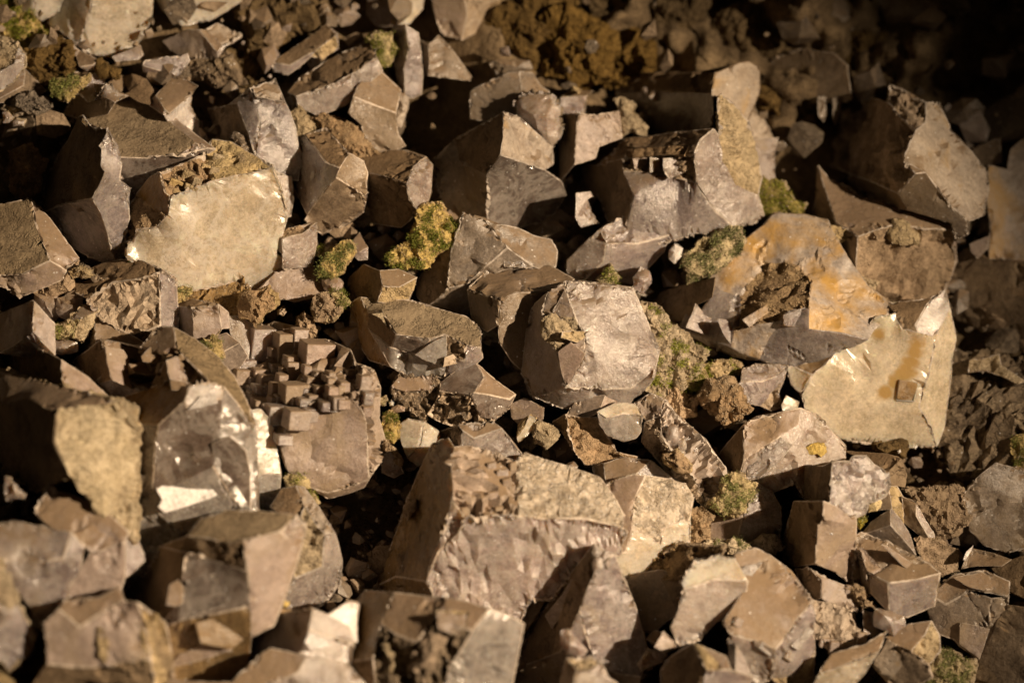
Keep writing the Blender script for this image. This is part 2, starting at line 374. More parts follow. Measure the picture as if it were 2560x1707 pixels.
def make_rock(zone, name, label, lift, dm, lines, seed, parent=None):
    rnd = random.Random(seed)
    polys, norms, mats = [], [], []
    auto = lines[0].startswith('~')
    for ln in lines:
        if auto: ln = ln[ln.index(' ') + 1:] if ln.startswith('~') else ln
        a, b = ln.split('@')
        p = [mpos(zone, *map(float, t.split(','))) for t in a.split()]
        polys.append(p)
        b = b.split()
        mats.append(b[-1])
        g = (float(b[0]), float(b[1])) if len(b) == 3 else (0, 0)
        norms.append((g[0] * 1.6, g[1]) if g[0] <= -4 else (g[0] * 1.25, g[1] * (1.6 if g[1] >= 3 else 1.15)))
    tol = 13 * ZS * MPP
    bm = bmesh.new()
    if auto:
        h = float(lines[0][1:].split()[0]) * (.55 if mats[0] in 'MLN' else 1)
        P = polys[0]
        if area(P, list(range(len(P)))) < 0: P = P[::-1]
        # soften the outline with extra uneven points
        Q = []
        for (a, b) in zip(P, P[1:] + P[:1]):
            Q.append(a)
            d = (b[0] - a[0], b[1] - a[1]); l = math.hypot(*d)
            if l > .012:
                k = rnd.uniform(-.09, .12) * l * (2.2 if mats[0] in 'MLNk' else 1)
                Q.append(((a[0] + b[0]) / 2 + d[1] / l * k, (a[1] + b[1]) / 2 - d[0] / l * k))
        P = Q
        cx = sum(p[0] for p in P) / len(P); cy = sum(p[1] for p in P) / len(P)
        size = (max(p[0] for p in P) - min(p[0] for p in P) + max(p[1] for p in P) - min(p[1] for p in P)) / 2
        pts = list(P); zz = [0.0] * len(P)
        for s_, hz, k in ((.62, .62, 7), (.28, .95, 4)):
            ph = rnd.random() * 6
            for i in range(k):
                j = P[int((i + .5 + rnd.uniform(-.3, .3)) / k * len(P)) % len(P)]
                s2 = s_ * rnd.uniform(.85, 1.15)
                pts.append((cx + (j[0] - cx) * s2, cy + (j[1] - cy) * s2))
                zz.append(hz * h * size * .55 * rnd.uniform(.75, 1.2))
        n0 = len(P)
        pts = [(cx + (p[0] - cx) * 1.1, cy + (p[1] - cy) * 1.1) for p in pts]
        r = geometry.delaunay_2d_cdt([Vector(p) for p in pts], [], [list(range(n0))], 1, 1e-6)
        vco, _, fcs, ov = r[0], r[1], r[2], r[3]
        vs = []
        for i, c in enumerate(vco):
            o = ov[i][0] if ov[i] else 0
            vs.append(bm.verts.new((c[0], c[1], zz[o])))
        z0 = [0.0] * n0
        ci = CODES.index(mats[0])
        for f in fcs:
            try: ff = bm.faces.new([vs[i] for i in f])
            except ValueError: continue
            ff.material_index = ci
        for v in list(bm.verts):
            if not v.link_faces: bm.verts.remove(v)
    else:
        pts, faces = snap(polys, tol)
        ok = [(f if area(pts, f) > 0 else f[::-1], n, m) for f, n, m in zip(faces, norms, mats) if len(f) > 2]
        faces = [o[0] for o in ok]; norms = [o[1] for o in ok]; mats = [o[2] for o in ok]
        # break long edges slightly so that no ridge is ruler-straight
        mid = {}
        nf = []
        for f in faces:
            r = []
            for a, b in zip(f, f[1:] + f[:1]):
                r.append(a)
                A, B = pts[a], pts[b]
                l = math.hypot(B[0] - A[0], B[1] - A[1])
                if l > .055:
                    k = (min(a, b), max(a, b))
                    if k not in mid:
                        js = []
                        nn = 1 if l < .12 else 2
                        for q in range(nn):
                            t = (q + 1) / (nn + 1) + rnd.uniform(-.1, .1)
                            w = rnd.gauss(0, .0016)
                            C, D = pts[k[0]], pts[k[1]]
                            d = ((D[0] - C[0]) / l, (D[1] - C[1]) / l)
                            pts.append((C[0] + (D[0] - C[0]) * t + d[1] * w, C[1] + (D[1] - C[1]) * t - d[0] * w))
                            js.append(len(pts) - 1)
                        mid[k] = js
                    r += mid[k] if a == k[0] else mid[k][::-1]
            nf.append(r)
        faces = nf
        gx = [p[0] for p in pts]; gy = [p[1] for p in pts]
        gx, gy = (max(gx) + min(gx)) / 2, (max(gy) + min(gy)) / 2
        pts = [(gx + (p[0] - gx) * 1.085, gy + (p[1] - gy) * 1.085) for p in pts]
        z0 = solve(pts, faces, norms)
        vs = [bm.verts.new((p[0], p[1], z)) for p, z in zip(pts, z0)]
        for f, m in zip(faces, mats):
            try: ff = bm.faces.new([vs[i] for i in f])
            except ValueError:
                continue
            ff.material_index = CODES.index(m)
        for v in list(bm.verts):
            if not v.link_faces: bm.verts.remove(v)
    # close any chink left between facets inside the outline
    be = [e for e in bm.edges if len(e.link_faces) == 1]
    loops, seen = [], set()
    for e in be:
        if e in seen: continue
        comp, st = [], [e]
        seen.add(e)
        while st:
            c = st.pop(); comp.append(c)
            for v in c.verts:
                for n in v.link_edges:
                    if n not in seen and len(n.link_faces) == 1: seen.add(n); st.append(n)
        loops.append(comp)
    if len(loops) > 1:
        loops.sort(key=lambda c: -sum(e.calc_length() for e in c))
        for c in loops[1:]:
            try:
                r = bmesh.ops.contextual_create(bm, geom=c)
                for f in r['faces']:
                    f.material_index = CODES.index(dm)
                    f.normal_update()
                    if f.normal.z < 0: f.normal_flip()
            except Exception: pass
    # sit it on the slope
    bd = [v for v in bm.verts if any(len(e.link_faces) == 1 for e in v.link_edges)]
    low = sorted(v.co.z - plane(v.co.x, v.co.y) for v in bd)
    base = float(np.mean(low))
    if parent:
        hs = []
        for v in bm.verts:
            loc = BV[parent].ray_cast(Vector((0, 0, 0)), Vector((v.co.x, v.co.y, -DIST)).normalized())[0]
            if loc is not None: hs.append(DIST + loc.z - v.co.z)
        if not hs: bm.free(); return None
        for v in bm.verts: v.co.z += lift + float(np.mean(hs))
    else:
        for v in bm.verts: v.co.z += lift - base
    xs = [v.co.x for v in bm.verts]; ys = [v.co.y for v in bm.verts]; zs = [v.co.z for v in bm.verts]
    size = ((max(xs) - min(xs)) + (max(ys) - min(ys))) / 2
    cx, cy = (max(xs) + min(xs)) / 2, (max(ys) + min(ys)) / 2
    # give it a body: sides and back
    be = [e for e in bm.edges if len(e.link_faces) == 1]
    zb = min(min(zs) - size * .28, plane(cx, cy) - .12) if not parent else min(zs) - .012 - size * .1
    di = CODES.index(dm)
    prev = {v: v for e in be for v in e.verts}
    for k, (s, t) in enumerate(((1.0, .30), (.90, .7), (.62, 1.0))):
        cur = {}
        for v in list(prev):
            o = prev[v]
            depth = v.co.z - (v.co.z - zb) * t
            nv = bm.verts.new((cx + (v.co.x - cx) * s, cy + (v.co.y - cy) * s, depth))
            cur[v] = nv
        for e in be:
            f0 = e.link_faces[0] if k == 0 else None
            a, b = e.verts
            if k == 0:
                lp = [l for l in f0.loops if l.edge == e][0]
                if lp.vert != a: a, b = b, a
                ORD[e] = (a, b)
            a, b = ORD[e]
            try:
                f = bm.faces.new([prev[b], prev[a], cur[a], cur[b]])
                f.material_index = di
                f.tag = k > 0
            except ValueError: pass
        prev = cur
    ctr = bm.verts.new((cx, cy, zb - size * .05))
    for e in be:
        a, b = ORD[e]
        try:
            f = bm.faces.new([prev[b], prev[a], ctr]); f.material_index = di; f.tag = True
        except ValueError: pass
    ORD.clear()
    # camera space
    for v in bm.verts: v.co = cam3(v.co.x, v.co.y, v.co.z)
    bm.normal_update(); bm.faces.index_update()
    if not auto:
        ed = [e for e in bm.edges if len(e.link_faces) == 2 and e.calc_face_angle(0) > .42 and not (e.link_faces[0].tag and e.link_faces[1].tag)]
        try:
            bmesh.ops.bevel(bm, geom=ed, offset=min(.0018, size * .012), segments=1, affect='EDGES', clamp_overlap=True, offset_type='OFFSET', profile=.6, material=CODES.index('e') if dm in 'qlpmstnbR' else -1)
        except Exception: pass
    fine = any(m in 'ckKCMLNyGgXHB' for m in mats)
    Ls = (.0055 if fine else .0085) if size > .1 else (.004 if fine else .006)
    if size > .35: Ls *= 1.2
    if any(m in 'BPHXf' for m in mats): Ls *= .8
    lay = bm.faces.layers.int.new('facet')
    bm.faces.index_update()
    for f in bm.faces: f[lay] = f.index if not f.tag else -1
    refine(bm, Ls, 6)
    relax(bm, lay)
    relief(bm, seed * 1.37, dm, amp=min(1.0, .35 + size / .16 * .65))
    org = w3(cam3(cx, cy, (max(zs) + zb) / 2))
    if not parent: BV[label] = BVHTree.FromBMesh(bm)
    keep = None
    if any(m in 'MLNckKC' for m in mats): keep = bm.copy()
    o = finish(bm, name, org, 24 if any(m in 'BPHXfKkGg' for m in mats) else 30)
    bm.free()
    prune(o)
    if parent:
        po, porg = ROCKS[parent]
        o.parent = po
        o.location = org - porg
        if keep: keep.free()
        return o
    o.location = org
    o['label'] = label; o['category'] = CAT[name]; o['group'] = GROUP[name]
    ROCKS[label] = (o, org)
    if keep:
        dress(keep, o, org, mats, seed)
        keep.free()
    return o
ORD = {}
def soup(name, tris, mat, parent, org, kind='stuff'):
    V = np.array(tris, dtype=np.float64).reshape(-1, 3)
    me = bpy.data.meshes.new(name)
    R = np.array(ROT); C = np.array(CAMLOC)
    V = V @ R.T + C - np.array(org)
    n = len(V) // 3
    me.from_pydata(V.tolist(), [], np.arange(n * 3).reshape(-1, 3).tolist())
    me.materials.append(mat)
    o = bpy.data.objects.new(name, me)
    COL.objects.link(o)
    if parent: o.parent = parent
    else: o.location = org
    if kind: o['kind'] = kind
    return o
def dress(bm, o, org, mats, seed):
    """moss flakes and loose grit growing on crusty faces"""
    rnd = random.Random(seed)
    moss, grit = [], []
    bm.normal_update()
    for f in bm.faces:
        c = CODES[f.material_index]
        if c not in 'MLNckKC' or f.normal.z < .12: continue
        p0 = f.calc_center_median()
        A = f.calc_area()
        if c in 'MLN':
            m = noise.noise(p0 / .02 + Vector((seed, 0, 0)))
            thr = {'M': .04, 'N': .2, 'L': -.1}[c]
            if m > thr:
                for _ in range(int(A * 800000 * (.5 if c == 'L' else 1)) + (rnd.random() < .6)):
                    p = p0 + Vector((rnd.gauss(0, .003), rnd.gauss(0, .003), rnd.gauss(0, .001))) + f.normal * rnd.uniform(0, .004)
                    a = Vector((rnd.gauss(0, 1), rnd.gauss(0, 1), rnd.gauss(0, 1))).normalized()
                    b = a.cross(f.normal + Vector((.01, 0, 0))).normalized()
                    s = rnd.uniform(.0008, .0019)
                    moss += [p - b * s * .5, p + b * s * .5, p + (f.normal * .9 + a * .8) * s * 1.8]
        if rnd.random() < A * 26000:
            p = p0
            s = rnd.uniform(.0006, .0022)
            u = Vector((rnd.gauss(0, 1), rnd.gauss(0, 1), rnd.gauss(0, .4))).normalized() * s
            w = u.cross(f.normal).normalized() * s * .8
            t = p + f.normal * s
            q = [p + u, p + w - u * .5, p - w - u * .5]
            grit += [q[0], q[1], t, q[1], q[2], t, q[2], q[0], t]
    if moss: soup('moss', moss, MAT['moss'], o, org)
    if grit: soup('grit', grit, MAT['grit'], o, org)
# ---------------------------------------------------------------- ground: clay slope under and behind the crystals
def build_ground():
    bm = bmesh.new()
    nx, ny = 520, 400
    X0, X1, Y0, Y1 = -1.9, 1.9, -1.5, 1.9
    rows = []
    for j in range(ny + 1):
        r = []
        for i in range(nx + 1):
            x = X0 + (X1 - X0) * i / nx; y = Y0 + (Y1 - Y0) * j / ny
            t = max(0.0, y - .38)
            z = plane(x, y) - .085 - .07 * min(1, max(0, (.42 - y) / .1)) + .25 * t + .05 * nz((x, y, 0), .35, 3) + .03 * nz((x, y, 0), .11, 8)
            # porous clay wall towards the top
            k = min(1, max(0, (y - .30) / .12)) * min(1, max(0, (x + .02) / .15))
            z -= .06 * min(1, max(0, (-.02 - x) / .1))
            pit = abs(nz((x, y, z), .045, 21)) + .5 * abs(nz((x, y, z), .022, 4))
            z += k * (.16 * nz((x, y, 0), .15, 17) + .09 * nz((x, y, 0), .06, 40) + .12 * min(pit, .3) + .02 * nz((x, y, 0), .02, 9) - .05) + .006 * nz((x, y, z), .015, 2)
            D = DIST - z
            r.append(bm.verts.new(cam3(x, y, z)))
        rows.append(r)
    for j in range(ny):
        for i in range(nx):
            f = bm.faces.new((rows[j][i], rows[j][i + 1], rows[j + 1][i + 1], rows[j + 1][i]))
            f.smooth = True
    me = bpy.data.meshes.new('ground')
    for v in bm.verts: v.co = w3(v.co)
    bm.to_mesh(me); bm.free()
    me.materials.append(MAT['soil'])
    o = bpy.data.objects.new('ground', me); COL.objects.link(o)
    o['kind'] = 'structure'
build_ground()
# outer cave floor so that the slope does not end in mid air
bm = bmesh.new()
c = w3((0, 0, -5.6))
ring = [bm.verts.new((c.x + 14 * math.cos(a * math.pi / 12), c.y + 14 * math.sin(a * math.pi / 12), c.z - 1.2 + .2 * math.sin(a))) for a in range(24)]
bm.faces.new(ring)
me = bpy.data.meshes.new('cave_floor'); bm.to_mesh(me); bm.free(); me.materials.append(MAT['soil'])
fl = bpy.data.objects.new('cave_floor', me); COL.objects.link(fl); fl['kind'] = 'structure'
# ---------------------------------------------------------------- the stones (one dark slab is put in for a shadow)
DATA = """A|quartz_boulder|milky boulder cut off by the top edge, left of the round pale boulder|0|m
80,-80 210,-80 230,60 190,80 130,80 80,10 @ -3 -1 m
210,-80 490,-80 400,70 270,130 190,80 230,60 @ 1 -3 m
A|quartz_boulder|large rounded cream boulder at the top, above the ochre clay lump|0|m
480,-80 610,-80 600,60 520,290 410,200 350,170 350,90 @ -3 -1 m
610,-80 960,-80 970,20 965,100 930,220 850,310 740,355 590,340 520,290 600,60 @ 1 -2 m
A|quartz_boulder|pale boulder with a pointed lower corner, cut by the top edge|0.02|m
1030,-80 1110,-80 1130,40 1190,160 1150,130 1080,70 1030,0 @ -6 -2 m
1110,-80 1570,-80 1560,10 1470,70 1380,125 1190,160 1130,40 @ 1 -3 m
A|crusted_stone|cracked cream stone cut off by the left edge near the top|0.05|c
-80,230 50,260 120,300 90,420 0,470 -80,480 @ 0 3 c
120,300 160,360 150,440 90,520 0,590 -80,620 -80,480 0,470 90,420 @ 2 -2 p
A|crusted_stone|green-stained porous rock in the top left corner|-0.02|c
~.4 -80,-80 70,-80 90,30 150,100 200,90 250,150 280,260 270,310 180,350 130,330 60,250 -80,240 @ M
A|clay_lump|ragged ochre clay lump under the rounded cream boulder|0.00|y
~.6 190,340 300,280 400,250 480,380 520,440 430,500 380,530 280,560 240,520 180,450 @ y
A|quartz_crystal|flat dusty crystal at the left edge below the cracked cream stone|0.01|l
-80,590 0,580 140,440 160,480 150,560 0,640 -80,650 @ -1 4 l
140,440 200,500 290,590 190,660 0,665 -80,670 -80,650 0,640 150,560 160,480 @ 3 0 d
A|mossy_stone|bright green mossy splinter right of the ochre clay lump|0.03|c
~.5 340,590 380,520 480,500 575,490 560,560 480,630 410,650 350,610 @ M
A|quartz_crystal|small lilac crystal behind the bright green mossy splinter|0|l
480,480 550,455 675,460 590,490 530,520 @ -1 5 d
530,520 590,490 675,460 680,560 620,555 560,560 @ 3 -1 l
A|quartz_crystal|small wedge crystal directly under the rounded cream boulder|0.01|q
400,240 470,290 520,330 500,370 410,310 @ -1 0 p
520,330 640,390 600,420 520,430 500,370 @ -1 3 q
640,390 680,450 560,455 520,430 600,420 @ 1 -3 p
A|quartz_crystal|twin-tipped crystal with two bright faces above the big dusty roof-shaped crystal|0.02|q
480,620 530,560 610,555 635,645 580,670 530,620 @ 3 3 p
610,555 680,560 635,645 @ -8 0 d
680,560 720,560 750,600 830,630 745,668 690,640 635,645 @ 4 2 p
480,620 530,620 580,670 635,645 690,640 745,668 700,740 520,780 430,740 @ -5 -1 d
A|quartz_crystal|brown dusty crystal wedge left of the crystal with a white face|0.01|d
775,520 860,490 900,560 850,600 830,570 @ -4 2 d
860,490 950,520 1020,625 970,680 900,660 820,610 850,600 900,560 @ 0 4 d
A|quartz_crystal|crystal with a bright white side face behind the dusty roof-shaped crystal|0.015|q
1140,500 1280,575 1110,740 1075,700 1030,630 @ -1 5 q
1030,630 1075,700 1075,750 965,675 @ -4 -1 p
1280,575 1245,620 1240,700 1345,890 1290,900 1100,790 1075,750 1075,700 1110,740 @ 6 -2 w
A|quartz_crystal|jagged lilac slab below the dull pointed crystal near the top|0.02|l
940,430 960,400 1040,380 1110,375 1170,375 1215,355 1230,400 1160,500 1120,480 @ 1 1 l
940,430 1120,480 1160,500 1120,515 1000,510 945,470 @ -1 -5 l
A|quartz_crystal|dull pointed crystal with an ochre tip below the pale boulder|0.01|q
1080,270 1230,200 1300,200 1410,340 1420,370 1300,390 1180,360 1120,320 @ -2 -1 q
1300,200 1340,200 1430,300 1410,340 @ 3 0 q
1340,200 1410,160 1500,200 1560,230 1430,300 @ 1 4 o
1410,340 1430,300 1560,230 1470,290 1420,370 @ 3 -3 p
A|quartz_crystal|small lilac sliver under the right side of the rounded cream boulder|0|l
740,370 820,340 910,300 930,360 900,390 760,400 @ 1 1 l
A|clay_lump|tall greenish ochre clay mass at the top, left of the long brown prism|-0.05|y
~.4 1580,-80 2050,-80 2060,60 2000,150 1870,240 1790,400 1780,500 1680,550 1580,540 1540,450 1500,360 1560,280 1600,150 @ y
A|crusted_stone|dark gritty stone with chips below the dull pointed crystal|0|g
~.5 1230,400 1330,370 1480,350 1540,430 1600,540 1500,570 1350,540 1240,500 @ g
A|quartz_crystal|blurred lilac crystal between clay mass and long brown prism|0|l
1790,400 1900,330 2050,230 2120,170 2190,230 2070,320 1900,420 @ -3 3 d
2070,320 2190,230 2195,320 2100,380 2030,370 @ 3 -2 c
1790,400 1900,420 2070,320 2030,370 1960,430 1890,480 1800,460 @ 2 -1 l
A|quartz_crystal|long brown dusty prism lying slanted right of the top centre clay|0.03|b
1900,600 1980,500 2150,400 2400,290 2430,330 2440,380 2190,540 1950,620 @ -2 5 d
2190,540 2440,380 2480,470 2350,590 2280,660 2080,740 1960,680 1950,620 @ 1 -2 p
A|quartz_crystal|tall translucent crystal with a dusty cap right of the dusty roof-shaped crystal|0.03|s
1380,720 1500,700 1560,690 1620,860 1670,1050 1540,960 1440,940 @ -7 0 d
1500,700 1640,590 1700,820 1670,1050 1620,860 1560,690 @ -1 0 l
1640,590 1680,650 1850,680 1880,740 1930,940 1980,1060 1940,1080 1930,1160 1880,1150 1750,1090 1670,1050 1700,820 @ 2 -1 l
1640,590 1790,540 1850,680 1680,650 @ 0 5 o
A|quartz_crystal|narrow upright crystal stub beside the right flank of the big cream block|0.02|p
1730,1080 1800,1150 1900,1160 1915,1300 1900,1400 1830,1430 1820,1280 1790,1200 @ 2 0 p
A|crusted_stone|yellow crusted sliver right of the tall translucent crystal|0.02|c
~.5 1880,740 1950,700 2040,780 2060,860 1990,890 1950,940 1910,960 1890,830 @ c
B|quartz_crystal|smoky crystal with slanted dusty top, left of the block crystal with a bright right face|0.03|s
-170,900 -40,860 100,1010 50,1105 -40,1070 @ 0 5 d
-210,950 -170,900 -40,1070 50,1105 20,1160 -90,1300 -150,1390 -250,1180 @ -5 -1 s
50,1105 100,1010 190,1060 215,1130 210,1280 20,1160 @ 2 1 b
20,1160 210,1280 190,1370 110,1440 20,1470 -60,1510 -170,1420 -150,1390 -90,1300 @ 1 -3 b
B|quartz_crystal|block-shaped crystal with dusty lid and bright right face behind the yellow mossy stone|0.01|b
190,1030 260,1010 480,1000 600,1040 530,1080 480,1200 215,1130 @ -1 5 d
215,1130 480,1200 500,1300 560,1380 450,1470 200,1430 180,1300 @ -4 -3 d
600,1040 640,1090 630,1250 590,1390 560,1380 500,1300 480,1200 530,1080 @ 4 0 p
B|quartz_crystal|upright dusty crystal slab right of the long brown prism|0.02|b
200,530 260,490 320,490 440,600 410,740 300,700 150,640 @ 1 2 b
150,640 300,700 410,740 420,860 470,940 380,980 280,1010 210,870 200,820 120,740 @ 1 -1 b
B|crusted_stone|small orange stone tucked behind the upright dusty slab|-0.01|o
~.4 420,600 480,610 505,660 480,740 450,820 410,810 @ o
B|mossy_stone|round cream stone with green moss at the end of the long brown prism|0.04|c
~.6 230,250 290,220 390,230 420,320 400,390 340,430 290,430 270,330 @ M
B|quartz_crystal|dark glossy column hanging below the top grey boulders|0.02|s
400,190 480,180 500,330 470,450 480,630 440,560 410,380 @ -6 -1 s
480,180 560,230 580,340 580,600 530,625 480,630 470,450 500,330 @ 2 -1 l
B|quartz_crystal|grey block crystal with a white scratch above the black hollow|0.01|b
590,270 640,300 640,490 590,480 @ -6 0 b
640,300 700,240 760,300 900,490 890,520 640,490 @ 1 1 b
B|quartz_boulder|grey milky boulder at the top edge above the dark glossy column|-0.02|q
250,-80 420,-80 400,60 380,170 290,160 240,90 @ -2 -1 q
420,-80 600,-80 580,60 500,150 380,170 400,60 @ 2 -2 m
B|quartz_boulder|yellow-streaked grey boulder cut off by the top edge at centre|-0.02|q
650,-80 860,-80 880,100 850,250 740,230 690,120 @ -1 -1 q
860,-80 1090,-80 1060,80 960,200 850,250 880,100 @ 2 -2 o
B|quartz_crystal|pale-capped crystal above the ochre-faced central crystal|0.02|b
920,600 1150,490 1220,480 1230,610 1240,740 1060,790 920,770 @ -1 0 b
1220,480 1300,490 1350,570 1400,600 1390,640 1300,640 1230,610 @ 3 3 b
B|druzy_stone|knobbly glossy dark stone on the shoulder of the ochre-faced crystal|0.06|g
~.6 1190,680 1250,620 1420,620 1490,720 1480,780 1490,880 1430,940 1350,920 1300,830 1230,770 @ p
B|quartz_crystal|wide smoky crystal with ochre right face and black left face, top centre|0.01|s
1120,760 1220,790 1310,880 1420,970 1420,1080 1370,1110 1100,1020 @ 4 2 o
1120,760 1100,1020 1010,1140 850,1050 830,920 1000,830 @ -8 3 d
700,1040 830,920 850,1050 1010,1140 1020,1250 1030,1460 850,1420 740,1300 700,1150 @ -2 -2 b
1010,1140 1100,1020 1370,1110 1470,1180 1500,1260 1400,1420 1100,1480 1030,1460 1020,1250 @ 3 -3 s
B|quartz_crystal|flat square slab with yellow specks left of the dry branching crust|0.03|q
1610,760 1860,740 1880,910 1740,960 1720,1030 1590,1070 @ 1 0 q
1500,760 1610,760 1590,1070 1500,1180 @ -8 0 d
B|quartz_crystal|small grey block above the flat square slab|0.01|l
1500,640 1660,630 1650,740 1500,755 @ 0 0 l
1500,640 1560,600 1700,600 1660,630 @ -1 6 d
B|crusted_stone|dry branching yellow crust between square slab and dark ledge|0.03|c
~.5 1850,660 1890,650 1980,700 1960,740 2060,830 2040,880 1950,860 1870,890 1880,760 @ c
B|crusted_stone|small cream pebble on the rim of the dark gap behind the square slab|0.04|c
~.5 1560,600 1575,565 1630,595 1610,620 @ c
C|quartz_crystal|dark broad ledge crystal with a glassy white spot and lit right end|0|d
-290,560 -150,490 0,490 320,490 300,620 0,600 -280,610 @ -3 3 d
-280,610 0,600 300,620 310,850 180,860 0,880 -270,890 @ -4 -1 s
320,490 470,430 520,420 590,460 590,600 510,790 430,710 310,640 300,620 @ 3 -1 o
C|quartz_crystal|big pink rock with a yellow crusted flank, upper right of centre|0.03|p
320,670 345,650 420,720 510,820 540,930 570,1050 595,1150 570,1260 430,1200 350,1050 330,900 320,800 @ 4 1 c
180,1020 220,930 300,860 330,900 350,1050 430,1200 570,1260 610,1390 550,1440 430,1460 300,1350 200,1200 @ 3 0 p
-240,920 310,850 300,860 220,930 180,1020 0,1020 -250,1040 -400,1080 @ -5 5 d
-590,1060 -400,1080 -250,1040 -250,1120 -180,1270 -230,1450 -340,1420 -400,1260 -460,1400 -540,1300 @ -8 1 d
-250,1040 0,1020 180,1020 200,1200 0,1140 -250,1120 @ -1 -1 k
-250,1120 0,1140 200,1200 300,1350 430,1460 350,1490 200,1500 0,1560 -150,1540 -230,1450 -180,1270 @ 1 -1 l
C|quartz_crystal|pale upright flake at the left edge of the big pink rock|0.07|p
-570,1270 -480,1260 -465,1290 -500,1310 -460,1400 -430,1450 -540,1480 -575,1420 @ 2 0 p
E|quartz_crystal|cloudy grey rock under the big pink rock, above the centre crystal|0.0|l
1560,250 1640,170 1760,60 1800,150 1780,260 1640,400 1560,330 @ -2 -1 p
1760,60 1900,-20 2200,-20 2180,100 1990,150 1800,150 @ 1 2 l
1640,400 1780,260 1800,150 1990,150 2180,100 2150,200 2050,300 1980,400 1870,380 1750,410 @ 2 -3 l
E|quartz_crystal|small round quartz knob left of the shady gap above the centre crystal|0.03|l
~.6 1970,370 2020,300 2070,330 2080,400 2030,465 1970,440 @ l
E|moss_tuft|bright green moss tuft hanging above the centre crystal|0.05|c
~.6 1740,380 1780,320 1820,290 1870,370 1860,430 1800,440 1750,420 @ M
C|mossy_stone|cluster of yellow-green lichen lumps right of the big pink rock|0.02|c
~.7 590,1150 660,1160 740,1200 810,1240 845,1310 910,1330 900,1400 840,1400 780,1390 680,1410 600,1330 @ L
C|quartz_crystal|upright slab with a torn top edge behind the yellow crusted flank|-0.01|q
540,930 740,910 720,1000 720,1170 700,1190 600,1150 570,1020 @ 2 0 q
C|quartz_crystal|small brown crystal wedge above the upright slab with a torn top|-0.01|o
520,750 580,730 650,780 600,850 540,900 520,830 @ 1 2 o
600,850 650,780 690,840 720,920 560,930 540,900 @ 2 0 o
C|quartz_crystal|flat dull slab in the dark top right background|-0.03|b
720,400 900,330 1100,360 1180,430 1210,640 1150,660 800,650 720,560 @ -2 0 b
C|quartz_crystal|left one of two thin upright splinters under the dull background slab|-0.02|b
1005,640 1055,640 1060,740 1040,790 1010,760 @ 1 0 b
C|quartz_crystal|right one of two thin upright splinters under the dull background slab|-0.02|b
1105,650 1160,640 1150,740 1120,810 1105,780 @ 1 0 b
C|quartz_crystal|large pointed crystal with a black left face and yellow dusty flank, upper right|0.03|b
1120,820 1250,640 1460,700 1640,870 1560,1050 1640,1130 1530,1250 1230,1130 1040,1060 1090,920 @ -7 3 k
1460,700 1480,590 1560,620 1700,700 1700,820 1640,870 @ 1 2 k
1700,700 1780,700 1850,860 1980,1000 2070,1120 2080,1230 2050,1380 1960,1420 1860,1330 1700,1120 1560,1050 1640,870 1700,820 @ 3 2 o
1640,1130 1700,1120 1860,1330 1960,1420 1960,1490 1880,1540 1850,1430 1590,1350 1530,1250 @ -1 -2 b
1560,1050 1700,1120 1640,1130 @ -3 -1 p
1230,1130 1530,1250 1590,1350 1400,1310 1230,1180 @ -3 -6 d
F|quartz_crystal|wide crumbling crystal between the pointed upper right crystal and the milky one below|0.0|q
1040,-330 1110,-250 1230,-200 1300,-140 1560,-90 1840,-30 1860,60 1500,30 1280,100 1150,20 1110,-100 @ 0 4 q
1280,100 1500,30 1860,60 1880,250 1810,430 1700,540 1440,540 1400,500 1260,400 @ 2 -2 k
1040,-330 1110,-100 1150,20 1280,100 1260,400 1150,250 1000,0 @ -7 -1 d
F|crusted_stone|tuft of dry cream roots on the wide crumbling crystal|0.09|c
~.4 1480,60 1500,-10 1600,20 1670,80 1650,150 1560,150 1460,110 @ c
F|crusted_stone|small round cream tuft left of the dry cream roots|0.07|c
~.5 1050,60 1100,30 1190,60 1190,120 1120,150 1060,110 @ c
F|crusted_stone|pale yellow crumb strip at the lower edge of the crumbling crystal|0.07|c
~.4 1250,345 1330,370 1400,400 1370,440 1320,430 @ c
C|quartz_crystal|dark green-grey slab at the right edge below the black background|-0.03|b
1980,780 2200,660 2430,560 2430,860 2150,930 2010,930 @ -2 1 b
C|quartz_crystal|small grey slab tucked behind the pointed upper right crystal|-0.03|b
2000,980 2190,900 2200,1060 2060,1090 @ -1 0 b
C|quartz_crystal|tall blue-grey slab with orange stains at the right edge|-0.01|l
2130,1090 2240,1120 2260,1300 2250,1670 2130,1660 2120,1300 @ 1 0 O
2240,1120 2260,1000 2430,850 2430,1690 2250,1670 2260,1300 @ 0 1 O
F|quartz_crystal|dark brown crystal in shade right of the crumbling crystal|-0.06|d
1820,500 1890,260 2000,200 2150,280 2430,290 2430,520 2000,560 @ -2 1 d
1820,500 2000,560 2430,520 2430,800 2200,750 1900,620 @ -2 -2 d
F|quartz_crystal|small pale chip left of the orange-stained slab|-0.01|q
2000,150 2120,100 2110,180 2050,240 2010,200 @ -1 0 q
F|quartz_crystal|huge ochre-stained crystal with a deep brown hollow, right of centre|0.03|o
540,150 650,60 720,-10 900,-10 1050,30 1080,100 1170,250 1080,330 1000,300 870,290 680,280 480,250 @ 0 2 O
1170,250 1230,330 1290,420 1130,540 1080,430 1080,330 @ 1 2 O
330,380 460,240 540,150 480,250 680,280 600,380 520,490 400,450 @ -2 2 O
600,380 680,280 870,290 950,400 940,560 800,580 770,640 480,700 520,580 520,490 @ -3 3 K
870,290 1000,300 1080,330 1080,430 1130,540 1290,420 1400,510 1440,610 1290,750 930,690 940,560 950,400 @ 1 2 O
150,690 210,545 260,610 330,510 300,470 330,380 400,450 520,490 520,580 480,700 470,800 @ -2 1 l
470,800 480,700 770,640 640,870 520,830 @ 1 -1 O
770,640 800,580 940,560 930,690 640,870 @ -2 -3 l
